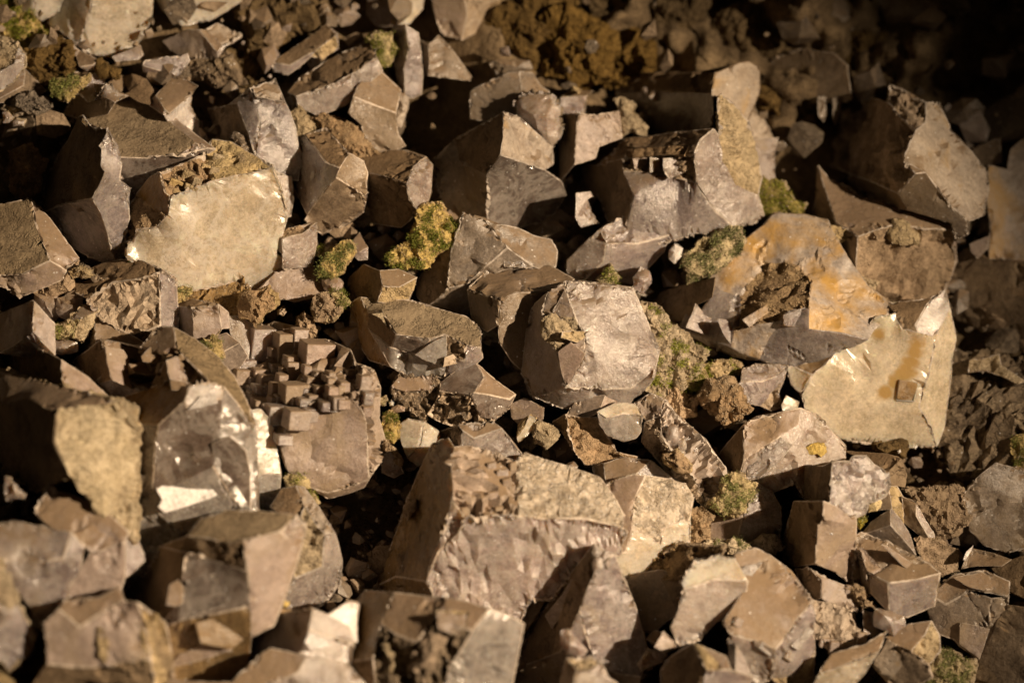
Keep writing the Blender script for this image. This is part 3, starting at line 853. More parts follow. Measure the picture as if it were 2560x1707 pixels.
930,690 1290,750 1150,850 890,930 820,935 640,870 @ 0 -4 l
150,690 470,800 520,830 640,870 560,870 400,820 @ -2 -6 l
F|quartz_crystal|huge milky cream crystal with square ochre hollows at the right|0.01|R
1640,750 1620,700 1700,560 1800,480 1830,600 1740,770 @ 1.7 .5 w
1830,600 1870,770 1840,950 1800,1300 1750,1440 1640,1190 1700,1000 1740,770 @ 3 -1 R
1150,850 1290,750 1380,640 1500,630 1540,720 1640,750 1740,770 1700,1000 1640,1190 1750,1440 1400,1430 1130,1390 1100,1330 960,1260 930,1120 1000,1000 @ 0 -1 R
1440,560 1700,540 1800,480 1700,560 1620,700 1640,750 1540,720 1500,630 @ -1 5 d
840,950 890,950 1000,1000 930,1120 870,1060 @ -1 0 R
890,950 1150,850 1000,1000 @ -2 4 a
F|mossy_stone|elongated mossy stone above the huge ochre-stained crystal|0.05|c
~.5 130,270 200,180 310,110 430,60 490,60 510,140 440,240 380,290 240,350 170,390 @ M
F|quartz_pebble|glossy white pebble left of the elongated mossy stone|0.04|w
~.6 40,190 70,150 120,180 110,230 70,270 40,240 @ w
F|quartz_crystal|dark shaded slab left of the huge ochre-stained crystal|-0.03|d
-100,560 0,460 320,380 300,500 210,540 160,660 0,620 @ -4 1 d
F|quartz_boulder|dim purple-grey rocky ground boulder at the right edge below the milky crystal|-0.04|g
1860,830 2000,900 2190,880 2300,950 2430,1000 2430,1300 2100,1200 1850,1100 @ -1 3 g
1850,1100 2100,1200 2430,1300 2430,1680 2000,1700 1800,1550 1820,1300 @ -1 0 g
F|quartz_crystal|thin green-grey plate on the dim boulder at the right edge|0.01|q
2010,910 2190,875 2200,940 2350,1040 2300,1060 2100,980 2000,990 @ -1 2 c
B|clay_lump|wide pitted brown clay mass right of the yellow-streaked grey boulder|-0.05|y
~.5 1040,40 1200,-80 1450,-80 1560,60 1500,230 1400,400 1300,420 1150,380 1040,300 1030,150 @ y
B|clay_lump|rounded brown clay swelling above the pale-capped crystal|-0.03|y
~.5 1400,150 1560,120 1750,160 1830,330 1820,430 1900,540 1740,560 1600,530 1420,480 1380,330 @ y
B|clay_lump|dark brown clay knob at the top edge right of centre|-0.06|y
~.5 1560,-80 1900,-80 1880,120 1760,170 1580,110 @ y
B|clay_lump|dim clay lump left of the black gap at the top|-0.06|y
~.5 1830,250 1960,200 2110,260 2120,420 2080,480 1920,500 1840,400 @ y
B|quartz_crystal|small whitish stones above the pale-capped crystal, below the clay|0.0|b
~.5 1040,420 1100,390 1280,400 1300,450 1200,480 1080,500 @ b
C|clay_lump|dim ochre clay lump in the dark top right, left part|-0.07|y
~.5 0,-40 240,-80 290,60 200,210 20,210 -30,120 @ y
C|clay_lump|dim wavy clay mass above the dull background slab|-0.08|y
~.5 360,100 560,40 700,60 780,180 900,260 880,330 720,370 600,330 460,400 320,300 @ y
C|quartz_boulder|dark rounded boulder in the black top right area|-0.05|b
~.5 780,-80 1080,-80 1250,110 1230,220 1130,270 950,260 830,120 @ b
C|clay_lump|small clay lump between the dark boulder and the black recess|-0.06|y
~.5 1110,300 1240,220 1430,240 1460,400 1330,470 1180,420 @ y
C|quartz_boulder|dim brown boulder at the top edge near the top right corner|-0.05|o
~.5 1400,-80 1900,-80 1980,60 1850,160 1640,220 1480,160 @ o
C|clay_lump|barely lit clay lump near the right edge at the top|-0.11|y
~.5 1850,250 2050,200 2200,260 2180,420 2000,480 1880,400 @ y
C|clay_lump|small ochre clay bits left of the large pointed crystal|-0.04|y
~.5 600,560 700,570 750,650 740,740 640,700 600,620 @ y
A|quartz_crystal|large dusty roof-shaped crystal with a pitted top, upper left|0.03|q
570,790 760,670 840,635 900,640 1255,935 1145,1020 770,1020 700,870 @ -1 4 D
900,640 1140,790 1380,975 1330,968 1255,935 @ 3 4 p
1255,935 1330,968 1145,1020 @ 3 -1 p
1145,1020 1330,968 1380,975 1200,1100 1050,1145 920,1290 840,1290 780,1110 770,1020 @ 0 -3 s
A|quartz_crystal|crystal with a dark back and bright curved edge left of the cream block|0.06|l
520,800 545,790 600,868 690,870 660,960 660,1100 680,1130 665,1160 600,1295 420,1325 305,1380 330,1150 450,950 @ -8 1 d
690,870 745,960 780,1090 765,1180 600,1295 665,1160 680,1130 660,1100 660,960 @ 3 1 l
600,1295 765,1180 830,1230 820,1290 825,1420 800,1600 790,1715 740,1700 690,1500 @ 3 -2 l
305,1380 420,1325 600,1295 690,1500 740,1700 600,1660 430,1560 @ -2 -3 l
A|quartz_crystal|huge bright cream block with a crumbling yellow top, left of centre|0.05|m
1330,1040 1380,950 1500,965 1600,1025 1750,1110 1380,1205 @ 1 4 C
1060,1145 1230,1085 1330,1040 1380,1205 1130,1290 1100,1270 @ 0 3 k
1060,1145 1100,1270 1130,1290 1115,1400 1020,1360 920,1285 1000,1180 @ -8 2 a
1130,1290 1380,1205 1750,1110 1790,1230 1830,1370 1830,1430 1790,1600 1760,1640 1545,1805 1140,1890 1130,1835 1000,1745 860,1665 870,1595 930,1495 1050,1480 1115,1400 @ 1 -1 m
920,1285 1020,1360 1115,1400 1050,1480 930,1495 900,1560 820,1600 840,1420 @ -3 -1 k
1760,1640 1850,1655 1820,1780 1690,1895 1650,1905 1545,1805 @ 1 -3 m
D|quartz_crystal|dusty block crystal at the left edge, below the crystal with a bright curved edge|0.04|q
-80,-70 210,-125 230,20 320,250 150,330 0,340 -80,330 @ -1 3 D
210,-125 330,10 500,240 420,310 320,250 230,20 @ 3 2 q
320,250 420,310 400,365 130,480 60,420 -80,400 -80,330 0,340 150,330 @ 0 -3 q
D|crusted_stone|pinkish crumb crust under the dusty block crystal at the left edge|0.02|k
~.5 400,365 500,250 475,400 470,470 370,490 300,510 230,460 @ k
A|crusted_stone|dark gritty stone at the left edge beside the twin-tipped crystal|0.02|g
~.6 20,700 100,620 200,600 290,660 330,700 240,740 100,760 30,740 @ g
A|quartz_chip|smaller cream chip at the left edge under the dark gritty stone|0.03|c
~.6 20,740 50,730 90,770 60,800 20,800 @ p
A|quartz_chip|larger cream chip lying right of the smaller chip under the dark gritty stone|0.03|c
~.6 75,800 110,775 165,785 150,820 90,825 @ p
D|quartz_crystal|fluted crystal with a crumbling front and smooth lilac right side, left|0.03|q
480,400 700,290 870,260 1040,330 1030,345 740,410 580,510 520,480 @ -3 5 d
580,510 740,410 1030,345 1030,670 850,740 740,680 620,600 @ 1 0 f
1040,330 1130,390 1145,600 1135,730 1030,670 1030,345 @ 4 -1 l
1030,670 1135,730 1130,760 1000,800 940,820 850,740 @ 1 -2 k
D|crusted_stone|gritty grey-yellow lump beneath the tip of the curved-edge crystal|0.05|g
~.6 455,340 480,300 540,280 600,320 610,360 560,380 480,370 @ c
D|crusted_stone|small brown crumb right of the gritty grey-yellow lump|0.05|k
~.6 600,370 640,345 700,370 700,400 620,400 @ k
D|quartz_crystal|small cube crystal with dusty lid beside the lilac-sided fluted crystal|0.03|q
1145,560 1260,520 1420,550 1255,570 @ 0 5 d
1145,560 1255,570 1265,825 1240,800 1150,740 @ -7 -1 q
1255,570 1420,550 1430,650 1440,700 1390,750 1265,780 @ 1 -1 q
1420,550 1480,600 1490,700 1440,700 1430,650 @ 3 0 q
1265,780 1390,750 1440,700 1400,770 1265,830 @ 0 -3 c
D|quartz_crystal|dark blue-grey striated crystal left of the blocky stepped crystal|0.01|n
1340,800 1400,760 1480,740 1560,800 1450,860 1400,900 @ 0 2 n
1450,860 1560,800 1610,880 1570,940 1480,1010 1420,980 1380,900 1400,900 @ 1 -2 n
D|crusted_stone|cream mossy lump on the dark blue-grey crystal|0.07|c
~.7 1320,850 1340,780 1390,755 1440,790 1460,880 1440,950 1400,960 1370,900 @ M
D|quartz_crystal|thin pink slab behind the dark blue-grey crystal|-0.01|p
1490,630 1560,625 1645,680 1640,730 1620,890 1590,880 1560,800 1510,740 @ 1 1 p
D|quartz_crystal|brown pitted slab under the huge bright cream block|-0.01|k
1150,540 1260,440 1480,370 1560,350 1640,470 1600,570 1550,640 1490,620 1400,560 @ 0 2 K
D|moss_tuft|dark green moss tuft between the cream block and the cube crystal|0.03|c
~.5 1145,520 1150,450 1250,440 1250,480 1200,530 @ M
D|quartz_crystal|flat brown ledge below the small pink block, above the dark gap|-0.01|q
1820,320 2030,280 2110,440 2060,490 1920,520 1850,500 1760,540 1640,470 1700,440 @ 1 1 q
D|crusted_stone|ochre crumb lump on the flat brown ledge|0.03|c
~.6 1580,480 1680,460 1750,430 1800,480 1790,560 1700,640 1670,680 1580,620 1560,540 @ k
D|quartz_crystal|small pinkish block at the lower right corner of the cream block|0.03|p
1800,100 1900,50 2060,20 1970,90 1850,115 @ 0 4 k
1800,100 1850,115 1850,210 1810,180 @ -4 0 q
1850,115 1970,90 2060,20 2060,150 2030,290 1850,310 1850,210 @ 2 -1 p
D|mossy_stone|upright yellow stone splinter with green moss right of the pinkish block|0.03|c
~.5 2090,350 2130,240 2240,140 2300,170 2290,240 2240,330 2160,365 @ M
D|mossy_stone|small dull green stone left of the upright yellow splinter|0|c
~.5 2040,190 2100,165 2170,165 2170,200 2100,235 2050,230 @ M
D|quartz_crystal|grey wedge crystal at the left edge above the crusty yellow block|0.02|q
-80,640 210,530 205,720 0,850 -80,860 @ -7 2 q
210,530 340,670 345,860 205,720 @ 3 1 q
205,720 345,860 280,880 0,860 0,850 @ 0 -3 p
D|quartz_crystal|pale rounded stone right of the leftmost dusty block, above the moss|0.02|q
~.5 380,500 480,460 540,500 500,600 440,640 370,590 @ q
D|quartz_crystal|broken grey stone left of the pale rounded stone|0.0|q
~.5 230,480 330,470 380,500 400,600 350,650 250,560 @ q
D|mossy_stone|tan stone with green moss above the stepped shell crystal|0.04|c
440,660 530,550 620,550 635,590 520,640 @ 0 3 p
520,640 635,590 600,690 540,780 480,750 @ 3 -1 c
340,690 440,660 520,640 480,750 350,760 @ -1 -1 M
D|quartz_crystal|small pale rock under the tan mossy stone|0.01|p
~.5 330,800 400,770 490,790 500,850 400,870 330,860 @ p
D|quartz_crystal|smooth slanted plate behind the stepped shell crystal|0.02|q
630,640 680,640 930,790 940,860 830,820 760,800 720,850 630,810 @ 0 2 q
630,640 630,810 600,850 520,830 560,740 @ -8 0 d
D|quartz_crystal|huge glassy shell-shaped crystal with a curved dusty rim and stepped hollow, lower left|0.08|s
1130,760 1260,830 1400,940 1500,1060 1580,1220 1635,1360 1600,1340 1500,1200 1430,1120 1360,1090 1270,1010 1150,890 @ 3 3 D
930,880 1040,760 1130,760 1150,890 1000,920 @ 0 3 q
690,830 800,850 840,920 830,1000 860,1090 720,1040 700,930 @ 3 2 q
520,960 690,830 700,930 720,1040 640,1100 560,1030 @ -8 1 d
800,850 930,880 1000,920 1150,890 1270,1010 1360,1090 1225,1115 1100,1080 950,1140 860,1090 830,1000 840,920 @ -3 2 H
720,1040 860,1090 950,1140 800,1190 740,1170 640,1100 @ -1 -1 l
800,1190 950,1140 1100,1080 1225,1115 1200,1200 1040,1350 870,1340 850,1240 @ -5 5 a
1225,1115 1360,1090 1430,1120 1420,1190 1210,1240 1200,1200 @ 2 1 w
870,1340 1040,1350 1020,1450 1000,1760 870,1800 @ -4 -1 s
1040,1350 1200,1200 1210,1240 1420,1190 1400,1430 1370,1600 1000,1760 1020,1450 @ 0 0 s
1420,1190 1430,1120 1500,1200 1600,1340 1635,1360 1645,1870 1560,1900 1370,1600 1400,1430 @ 2 0 t
870,1800 1000,1760 1370,1600 1560,1900 1500,1930 1250,2060 1060,2150 1010,2230 780,2400 800,2150 870,2050 @ 0 -1 t
D|quartz_crystal|frosted white slab at the right edge of the glassy shell crystal|0.05|t
1610,1260 1700,1250 1760,1310 1800,1390 1810,1500 1830,1650 1730,1640 1645,1700 1640,1400 @ 2 0 m
1645,1700 1730,1640 1830,1650 1820,1780 1770,1900 1700,1925 1645,1870 @ 1 -2 t
D|quartz_crystal|dark block crystal with a lit right face behind the yellow crusty block|0.06|q
-80,960 0,860 120,850 280,850 390,910 410,1110 300,1080 60,1010 @ -7 1 d
390,910 560,1020 600,1060 720,1170 700,1195 410,1110 @ 3 2 q
D|quartz_crystal|big block with yellow crusty front at the left edge, in front of the glassy shell|0.14|c
-80,960 60,1010 300,1080 410,1110 700,1190 800,1200 370,1250 330,1260 200,1190 60,1220 -80,1150 @ 0 4 q
370,1250 800,1200 860,1240 870,1500 880,1800 850,2060 620,1860 450,1650 360,1450 @ 2 0 C
60,1220 200,1190 330,1260 370,1250 360,1450 450,1650 250,1750 60,1650 -80,1500 -80,1150 @ -8 -1 d
D|quartz_crystal|blocky stepped crystal covered with small cubes, left of centre|0.03|q
1490,980 1640,880 1720,720 1820,700 1990,740 2000,800 2140,810 2270,870 2300,950 2340,960 2320,1180 2060,1180 1890,1280 1790,1240 1600,1220 1550,1130 1500,1060 @ -2 3 B
1600,1220 1790,1240 1890,1280 1850,1430 1880,1590 1800,1400 1790,1300 @ -8 -1 d
1890,1280 2060,1180 2320,1180 2360,1300 2370,1560 2380,1650 2130,1730 2020,1700 1880,1590 1850,1430 @ 1 -1 q
2340,960 2410,990 2450,1100 2440,1280 2480,1420 2475,1520 2410,1600 2380,1650 2370,1560 2360,1300 2320,1180 @ 4 0 B
2020,1700 2130,1730 2380,1650 2350,1700 2130,1768 @ 0 -5 q
E|quartz_crystal|triangular dusty crystal above the dark shaded crystal at centre|0.02|b
870,-35 820,120 760,430 750,470 640,540 590,480 590,380 650,270 760,120 @ -5 -1 d
870,-35 1000,0 1140,180 900,400 760,430 820,120 @ 0 1 b
1000,0 1200,60 1400,130 1440,200 1430,290 1400,340 1300,300 1140,180 @ 2 2 b
760,430 900,400 1140,180 1300,300 1100,320 1000,400 910,500 900,580 800,590 640,540 750,470 @ 0 -2 b
E|quartz_chip|pale cleaved chip lying on the triangular dusty crystal|0.06|p
1130,270 1170,205 1250,215 1240,300 1130,300 @ 0 2 p
1250,215 1330,230 1390,300 1400,335 1300,310 1240,300 @ 2 1 p
E|quartz_crystal|dark shaded crystal touching the left side of the centre crystal|0.04|b
910,460 1000,370 1130,310 1290,310 1370,300 1560,400 1480,460 1200,480 1110,520 @ -1 4 n
910,460 1110,520 1095,680 1030,720 940,650 920,540 @ -5 -1 b
1110,520 1200,480 1480,460 1400,700 1350,900 1290,1000 1180,900 1100,780 1095,680 @ 2 -1 b
E|quartz_chip|thin dark rod lying on top of the dark shaded crystal|0.06|n
1295,310 1320,300 1500,380 1480,400 @ 0 2 n
E|quartz_crystal|glassy boat-shaped crystal with a dusty lid left of the centre crystal|0.03|s
150,550 210,515 260,610 270,720 400,940 270,900 200,800 150,690 @ -6 -1 a
210,515 330,530 500,530 700,590 850,630 920,680 950,740 940,820 850,800 720,740 640,770 430,740 340,600 260,610 @ 0 3 D
260,610 340,600 430,740 400,820 270,720 @ -6 -2 d
270,720 400,820 550,860 640,770 720,740 740,880 720,1010 540,1010 400,940 @ 0 -2 t
720,740 850,800 840,900 740,880 @ -4 -1 d
740,880 840,900 850,800 940,820 955,880 900,940 720,1010 @ 2 -2 l
E|quartz_crystal|smoky wedge crystal under the glassy boat-shaped crystal|0.04|s
720,1060 870,950 940,940 990,1030 900,1140 720,1110 @ -2 3 s
940,940 1180,1130 1140,1160 920,1120 990,1030 @ 2 3 q
920,1120 1140,1160 1180,1130 1140,1220 1050,1290 960,1270 900,1140 @ 2 -2 s
720,1110 900,1140 960,1270 1050,1290 930,1340 800,1330 700,1290 640,1250 690,1180 @ -1 -2 G
E|druzy_stone|glittering brown druzy stone left of the smoky wedge crystal|0.03|G
390,1090 450,1020 560,1015 670,1020 640,1110 480,1120 @ -1 2 q
390,1090 480,1120 640,1110 670,1020 710,1120 715,1180 640,1230 600,1330 520,1250 430,1190 @ 1 -1 G
E|quartz_crystal|round yellowish translucent stone below the brown druzy stone|0.02|m
440,1340 500,1300 600,1320 580,1450 500,1540 460,1450 @ -1 0 m
600,1320 690,1380 680,1470 640,1540 560,1590 500,1540 580,1450 @ 2 -1 m
E|quartz_crystal|dusty wedge crystal above the broad amber-sided crystal|0.03|q
830,1340 1050,1320 1100,1360 930,1420 860,1370 @ 0 3 q
930,1420 1100,1360 1220,1510 1225,1590 1150,1620 950,1560 850,1480 860,1370 @ 1 -1 p
720,1380 830,1340 860,1370 850,1480 780,1500 700,1500 @ -6 0 k
E|mossy_stone|dark green mossy lump right of the blocky stepped crystal|0.03|c
~.6 300,1360 340,1280 420,1260 445,1320 440,1410 400,1450 330,1440 @ M
E|mossy_stone|small green moss ball above the dark green mossy lump|0.03|c
~.6 315,1160 350,1140 360,1170 340,1200 315,1195 @ M
E|quartz_chip|small round cream pebble right of the green moss ball|0.03|m
~.6 370,1180 390,1160 408,1185 400,1205 375,1205 @ m
E|quartz_chip|flat grey pebble left of the brown druzy stone|0.03|q
~.6 390,1220 430,1200 475,1215 470,1240 400,1245 @ q
E|crusted_stone|curled brown root-like crumb below the dark green mossy lump|0.04|k
~.6 330,1430 380,1420 430,1480 460,1560 440,1600 400,1560 340,1500 @ k
E|quartz_crystal|centre crystal, large faceted pale block with a broken left shoulder|0.09|p
1530,425 1640,420 1945,460 1990,560 2030,660 2110,840 2080,960 1930,1070 1760,1075 1540,1070 1650,880 1660,760 1600,640 1560,530 @ 2 1 p
1430,490 1530,425 1560,530 1600,640 1500,640 1400,600 @ -2 3 q
1350,560 1430,490 1400,600 1420,760 1480,850 1540,1070 1330,1120 1270,980 1290,700 @ -5 -1 q
1400,600 1500,640 1600,640 1660,760 1480,850 1420,760 @ -1 1 c
1480,850 1660,760 1650,880 1540,1070 @ -3 -2 q
1330,1120 1540,1070 1760,1075 1930,1070 2080,960 2070,1010 1900,1190 1700,1200 1520,1190 @ 0 -4 p
E|crusted_stone|large cream lichen-crusted lump right of the centre crystal|0.03|c
~.5 2000,570 2080,570 2200,650 2270,730 2330,770 2400,830 2420,900 2390,980 2310,1030 2290,1090 2150,1150 2100,1120 1990,1080 2050,960 2050,740 @ N
E|mossy_stone|yellow-green mossy stone beside the triangular crystal's dark left face|0.05|c
~.5 390,210 520,130 560,0 600,-80 700,-100 760,-20 830,50 790,110 700,190 600,290 500,300 420,290 @ M
E|quartz_crystal|dusty stone with a shaded left half left of the triangular crystal|0.01|b
130,370 220,290 310,330 330,420 300,520 200,500 120,440 @ -6 1 d
310,330 430,320 540,370 430,430 330,420 @ 1 3 b
330,420 430,430 540,370 510,460 480,540 300,530 300,520 @ 2 -1 c
E|quartz_crystal|tiny lilac crystal tip left of the yellow-green mossy stone|0.0|l
120,150 180,80 230,170 180,200 @ -1 3 l
120,150 180,200 230,170 230,245 170,250 120,190 @ 2 -1 l
E|mossy_stone|cream knob with a yellow spot at the right end of the brown ledge|0.04|c
~.6 -110,500 -60,470 10,490 60,560 40,610 -40,650 -110,640 -130,570 @ k
E|quartz_crystal|small grey crystal behind the cream knob|0.0|q
~.6 -60,380 30,370 70,400 60,460 0,490 -50,440 @ q
E|mossy_stone|small green leafy moss patch right of the cream knob|0.05|M
~.5 10,480 60,465 100,530 60,545 20,520 @ M
E|quartz_crystal|dark grey crystal directly below the centre crystal|0.05|n
1540,1270 1580,1190 1680,1150 1780,1140 1740,1250 1640,1290 1560,1290 @ -1 1 n
1780,1140 1860,1180 1740,1250 @ 3 1 q
E|quartz_crystal|glossy translucent block between dark grey crystal and lumpy column|0.07|t
1740,1250 1860,1190 1980,1200 2020,1270 1900,1260 1800,1290 @ 0 3 m
1740,1250 1800,1290 1900,1260 2020,1270 2010,1370 1980,1410 1900,1430 1800,1390 1760,1330 @ 1 -2 t
E|quartz_crystal|brown ridged crystal beneath the glossy translucent block|0.02|q
1460,1320 1540,1270 1560,1400 1600,1510 @ -6 1 d
1540,1270 1640,1290 1740,1290 1770,1350 1800,1400 1850,1500 1990,1530 1850,1590 1660,1580 1600,1510 1560,1400 @ 1 -1 k
E|mossy_stone|ochre and green mossy stone below the centre crystal, left of the brown ridged crystal|0.05|c
~.5 1320,1380 1350,1320 1440,1330 1480,1390 1400,1480 1330,1440 @ c
1400,1480 1480,1390 1560,1380 1590,1440 1590,1520 1540,1568 1450,1540 1390,1480 @ 1 -1 m
E|quartz_chip|slender pale shard left of the ochre and green mossy stone|0.05|c
1210,1410 1230,1330 1290,1270 1260,1350 @ -3 1 c
1290,1270 1330,1290 1320,1350 1260,1410 1220,1440 1210,1410 1260,1350 @ 2 -1 m
E|quartz_crystal|grey stone in the shade above the slender pale shard|0.0|q
1170,1200 1260,1160 1380,1220 1370,1310 1300,1270 1230,1330 1180,1280 @ -1 0 q
E|quartz_crystal|lumpy column crystal running down right of the glossy block|0.04|q
1990,1210 2100,1150 2190,1190 2160,1280 2060,1330 @ 0 2 q
2190,1190 2260,1290 2340,1350 2430,1430 2500,1530 2579,1638 2440,1833 2350,1650 2160,1400 2160,1280 @ 2 0 B
2060,1330 2160,1280 2160,1400 2350,1650 2440,1833 2400,1820 2200,1640 2040,1440 @ -4 -1 k
E|quartz_crystal|pale chip at the lower end of the dusty wedge crystal, beside a dark gap|0.03|p
~.5 1530,1590 1580,1570 1605,1600 1590,1630 1550,1625 @ p
F|crusted_stone|pinkish crusted stone left of the striped lilac crystals|0.04|k
~.6 230,1150 290,1040 400,1020 480,1080 540,1180 540,1250 420,1330 310,1250 @ k
F|quartz_crystal|lilac crystal with a striped blue end under the ochre-stained crystal|0.01|l
510,1050 520,970 600,940 800,950 720,1020 640,1050 @ 0 2 l
510,1050 640,1050 720,1020 800,950 770,1060 630,1200 540,1180 480,1080 @ 2 -1 l
770,1060 740,1120 770,1200 700,1230 630,1200 @ 2 -1 f
F|quartz_crystal|small yellowish fin right of the striped blue crystal end|0.0|p
770,1200 800,1140 880,1180 870,1220 780,1240 @ 1 1 m
F|mossy_stone|orange and green mossy lumps under the ochre-stained crystal|0.0|c
~.5 300,940 400,920 490,930 500,990 430,1020 380,1050 250,1030 230,980 @ N
F|mossy_stone|green mossy fringe right of the cream lichen-crusted lump|0.01|c
~.5 130,1060 220,960 290,1010 260,1080 190,1100 @ M
F|quartz_crystal|small pinkish stone right of the glossy block, below the lichen-crusted lump|-0.01|k
~.5 30,1110 120,1090 220,1160 210,1260 100,1320 30,1250 @ k
F|quartz_crystal|broad rosy rock with a yellow patch below the milky crystal|0.04|p
370,1540 540,1340 540,1560 510,1670 440,1660 @ -6 0 d
540,1340 620,1290 880,1240 870,1340 760,1410 540,1560 @ 0 1 q
540,1560 760,1410 840,1500 840,1700 700,1760 510,1670 @ 1 -1 p
880,1240 1000,1290 1080,1390 1160,1480 1150,1580 900,1780 840,1700 840,1500 760,1410 870,1340 @ 2 1 p
F|crusted_stone|yellow cross-shaped crust patch on the broad rosy rock|0.062|Y
~.08 920,1490 980,1450 1040,1455 1055,1500 1025,1540 1000,1520 940,1520 @ Y
F|clay_lump|small ochre ring-shaped crust under the milky crystal|0.0|y
~.5 1370,1450 1450,1440 1560,1450 1560,1530 1450,1530 1390,1510 @ y
F|quartz_chip|tiny white glint pebble right of the ochre crust under the milky crystal|0.02|w
~.6 1520,1500 1545,1485 1552,1510 1530,1520 @ w
G|quartz_crystal|smooth rounded taupe stone below the yellow crusty block|0.17|q
240,470 330,300 520,380 640,430 820,590 800,650 600,720 450,610 340,560 @ 0 2 q
450,610 600,720 800,650 800,850 770,950 640,1040 450,1030 430,900 500,850 580,720 @ 1 -1 q
G|quartz_crystal|grey-lilac lumpy stone at the left edge in the blurred foreground|0.18|l
-80,560 100,540 350,590 450,600 400,760 150,800 -80,700 @ 0 2 l
-80,700 150,800 400,760 450,600 530,700 500,850 440,930 430,1050 350,1080 290,1220 220,1180 200,1050 100,950 -80,800 @ 1 -1 l
G|quartz_crystal|yellowish blurred sliver at the left edge near the bottom|0.22|c
-80,700 0,740 60,860 120,1060 60,1100 -80,1000 @ 2 2 c
-80,1000 60,1100 120,1060 215,1240 190,1330 60,1480 0,1400 -80,1300 @ 2 -1 l
G|quartz_crystal|small purple-grey wedge between taupe stone and glassy shell|0.14|l
860,610 900,640 950,760 890,820 800,890 800,700 @ 1 0 l
G|crusted_stone|small blurred cream lump in the dark hollow at the left edge|0.12|c
~.6 270,130 330,70 400,110 420,250 320,290 260,230 @ c
G|quartz_chip|blurred white chip at the left edge above the lilac lumpy stone|0.16|p
~.5 40,220 80,230 180,330 160,370 50,370 @ p
G|quartz_crystal|stepped dusty rock with cream ribs in the lower left foreground|0.2|q
400,1100 440,1040 650,1030 770,960 800,1050 700,1100 530,1210 @ 0 2 q
310,1190 400,1100 530,1210 700,1100 800,1050 880,1060 950,1250 960,1400 700,1450 500,1450 330,1430 @ 0 0 q
880,1060 1050,1180 1080,1320 1110,1660 1000,1660 960,1400 950,1250 @ 3 0 c
330,1430 500,1450 700,1450 960,1400 1000,1660 180,1660 @ 0 -4 d
G|quartz_crystal|large smoky glass crystal with an amber window in the lower left foreground|0.13|s
1230,640 1320,530 1480,480 1660,490 1900,510 1800,610 1570,660 1480,680 @ 0 4 D
1570,660 1800,610 1840,655 1950,560 1950,620 1900,800 1830,1000 1760,1180 1620,1250 1620,1060 1600,850 @ 3 0 q
1800,610 1900,510 1950,560 1840,655 @ 3 3 p
1070,700 1230,640 1480,680 1570,660 1600,850 1380,780 1230,740 @ -4 -2 d
1230,740 1380,780 1600,850 1620,1060 1200,1150 1070,1200 1200,950 @ -1 0 s
1070,1200 1200,1150 1620,1060 1620,1250 1610,1350 1580,1500 1400,1570 1110,1500 1080,1380 @ 1 -2 A
800,1050 830,950 980,860 1070,700 1230,740 1200,950 1070,1200 960,1090 @ -7 1 d
G|quartz_crystal|rounded brown-ridged crystal behind the smoky glass crystal|0.04|q
1780,440 1850,330 1940,310 1990,420 1960,560 1880,520 @ -1 3 d
1940,310 1990,320 2050,400 2180,600 2110,600 1990,420 @ 3 3 o
1960,560 1990,420 2110,600 2100,800 1930,870 1900,750 @ 0 -1 c
2110,600 2180,600 2220,760 2210,900 2040,1090 1900,1100 1860,980 1930,870 2100,800 @ 3 -2 p
G|mossy_stone|small green mossy stone under the blocky stepped crystal|0.03|c
~.5 1860,230 1940,200 2010,230 2020,290 1960,310 1880,290 @ M
G|mossy_stone|narrow mossy crumb strip right of the small green mossy stone|0.02|c
~.5 2020,310 2060,340 2090,390 2060,400 2020,360 @ M
G|quartz_crystal|sparkling crystal with a pale square face and horn at the bottom|0.12|q
1640,1300 1800,1170 1890,1110 2040,1090 2010,1220 1960,1370 1700,1420 @ -4 1 q
2040,1090 2130,1130 2260,1200 2290,1300 2010,1220 @ 1 2 p
2010,1220 2290,1300 2270,1450 2100,1420 1960,1370 @ 1 -2 w
2130,1130 2260,1040 2320,1060 2310,1300 2290,1300 2260,1200 @ 3 0 w
G|quartz_crystal|broad pale stone cut by the bottom edge under the sparkling crystal|0.17|q
1500,1660 1560,1540 1700,1400 1780,1350 2000,1400 1950,1500 1700,1600 @ 0 2 q
1500,1660 1700,1600 1950,1500 2000,1400 2250,1450 2352,1560 2400,1660 @ 1 0 p
G|quartz_crystal|dark brown stone cut by the bottom edge below the smoky glass crystal|0.17|q
1050,1660 1120,1550 1500,1565 1620,1660 @ 0 2 q
G|quartz_crystal|amber blurred stone in the bottom left corner|0.24|c
-80,1490 20,1510 80,1568 80,1660 -80,1660 @ 1 1 c
G|quartz_crystal|small upright crystal bud in the dark hollow of the smoky glass crystal|0.2|q
1090,1050 1110,930 1160,900 1200,940 1190,1040 1150,1060 @ 0 1 q
G|crusted_stone|small yellow-brown pebble wedged right of the smoky glass crystal|0.12|c
~.6 1835,1050 1860,1030 1885,1040 1880,1070 1850,1075 @ Y
G|crusted_stone|dusty crumb lump below the yellow-brown pebble|0.1|k
~.5 1780,1120 1830,1080 1890,1090 1880,1140 1830,1170 1780,1160 @ k
H|quartz_crystal|broad crystal with amber left side and knobbly top, largest in the lower middle|0.07|p
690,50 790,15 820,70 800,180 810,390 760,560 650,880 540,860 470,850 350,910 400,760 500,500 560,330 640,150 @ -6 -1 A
800,180 820,400 880,500 860,580 730,700 650,880 760,560 810,390 @ 0 -1 A
820,70 900,60 1100,110 1190,150 1210,490 1160,470 950,500 880,500 820,400 800,180 @ 0 3 B
1190,150 1250,100 1500,180 1700,250 1790,370 1850,480 1840,560 1600,500 1210,490 @ 1 3 X
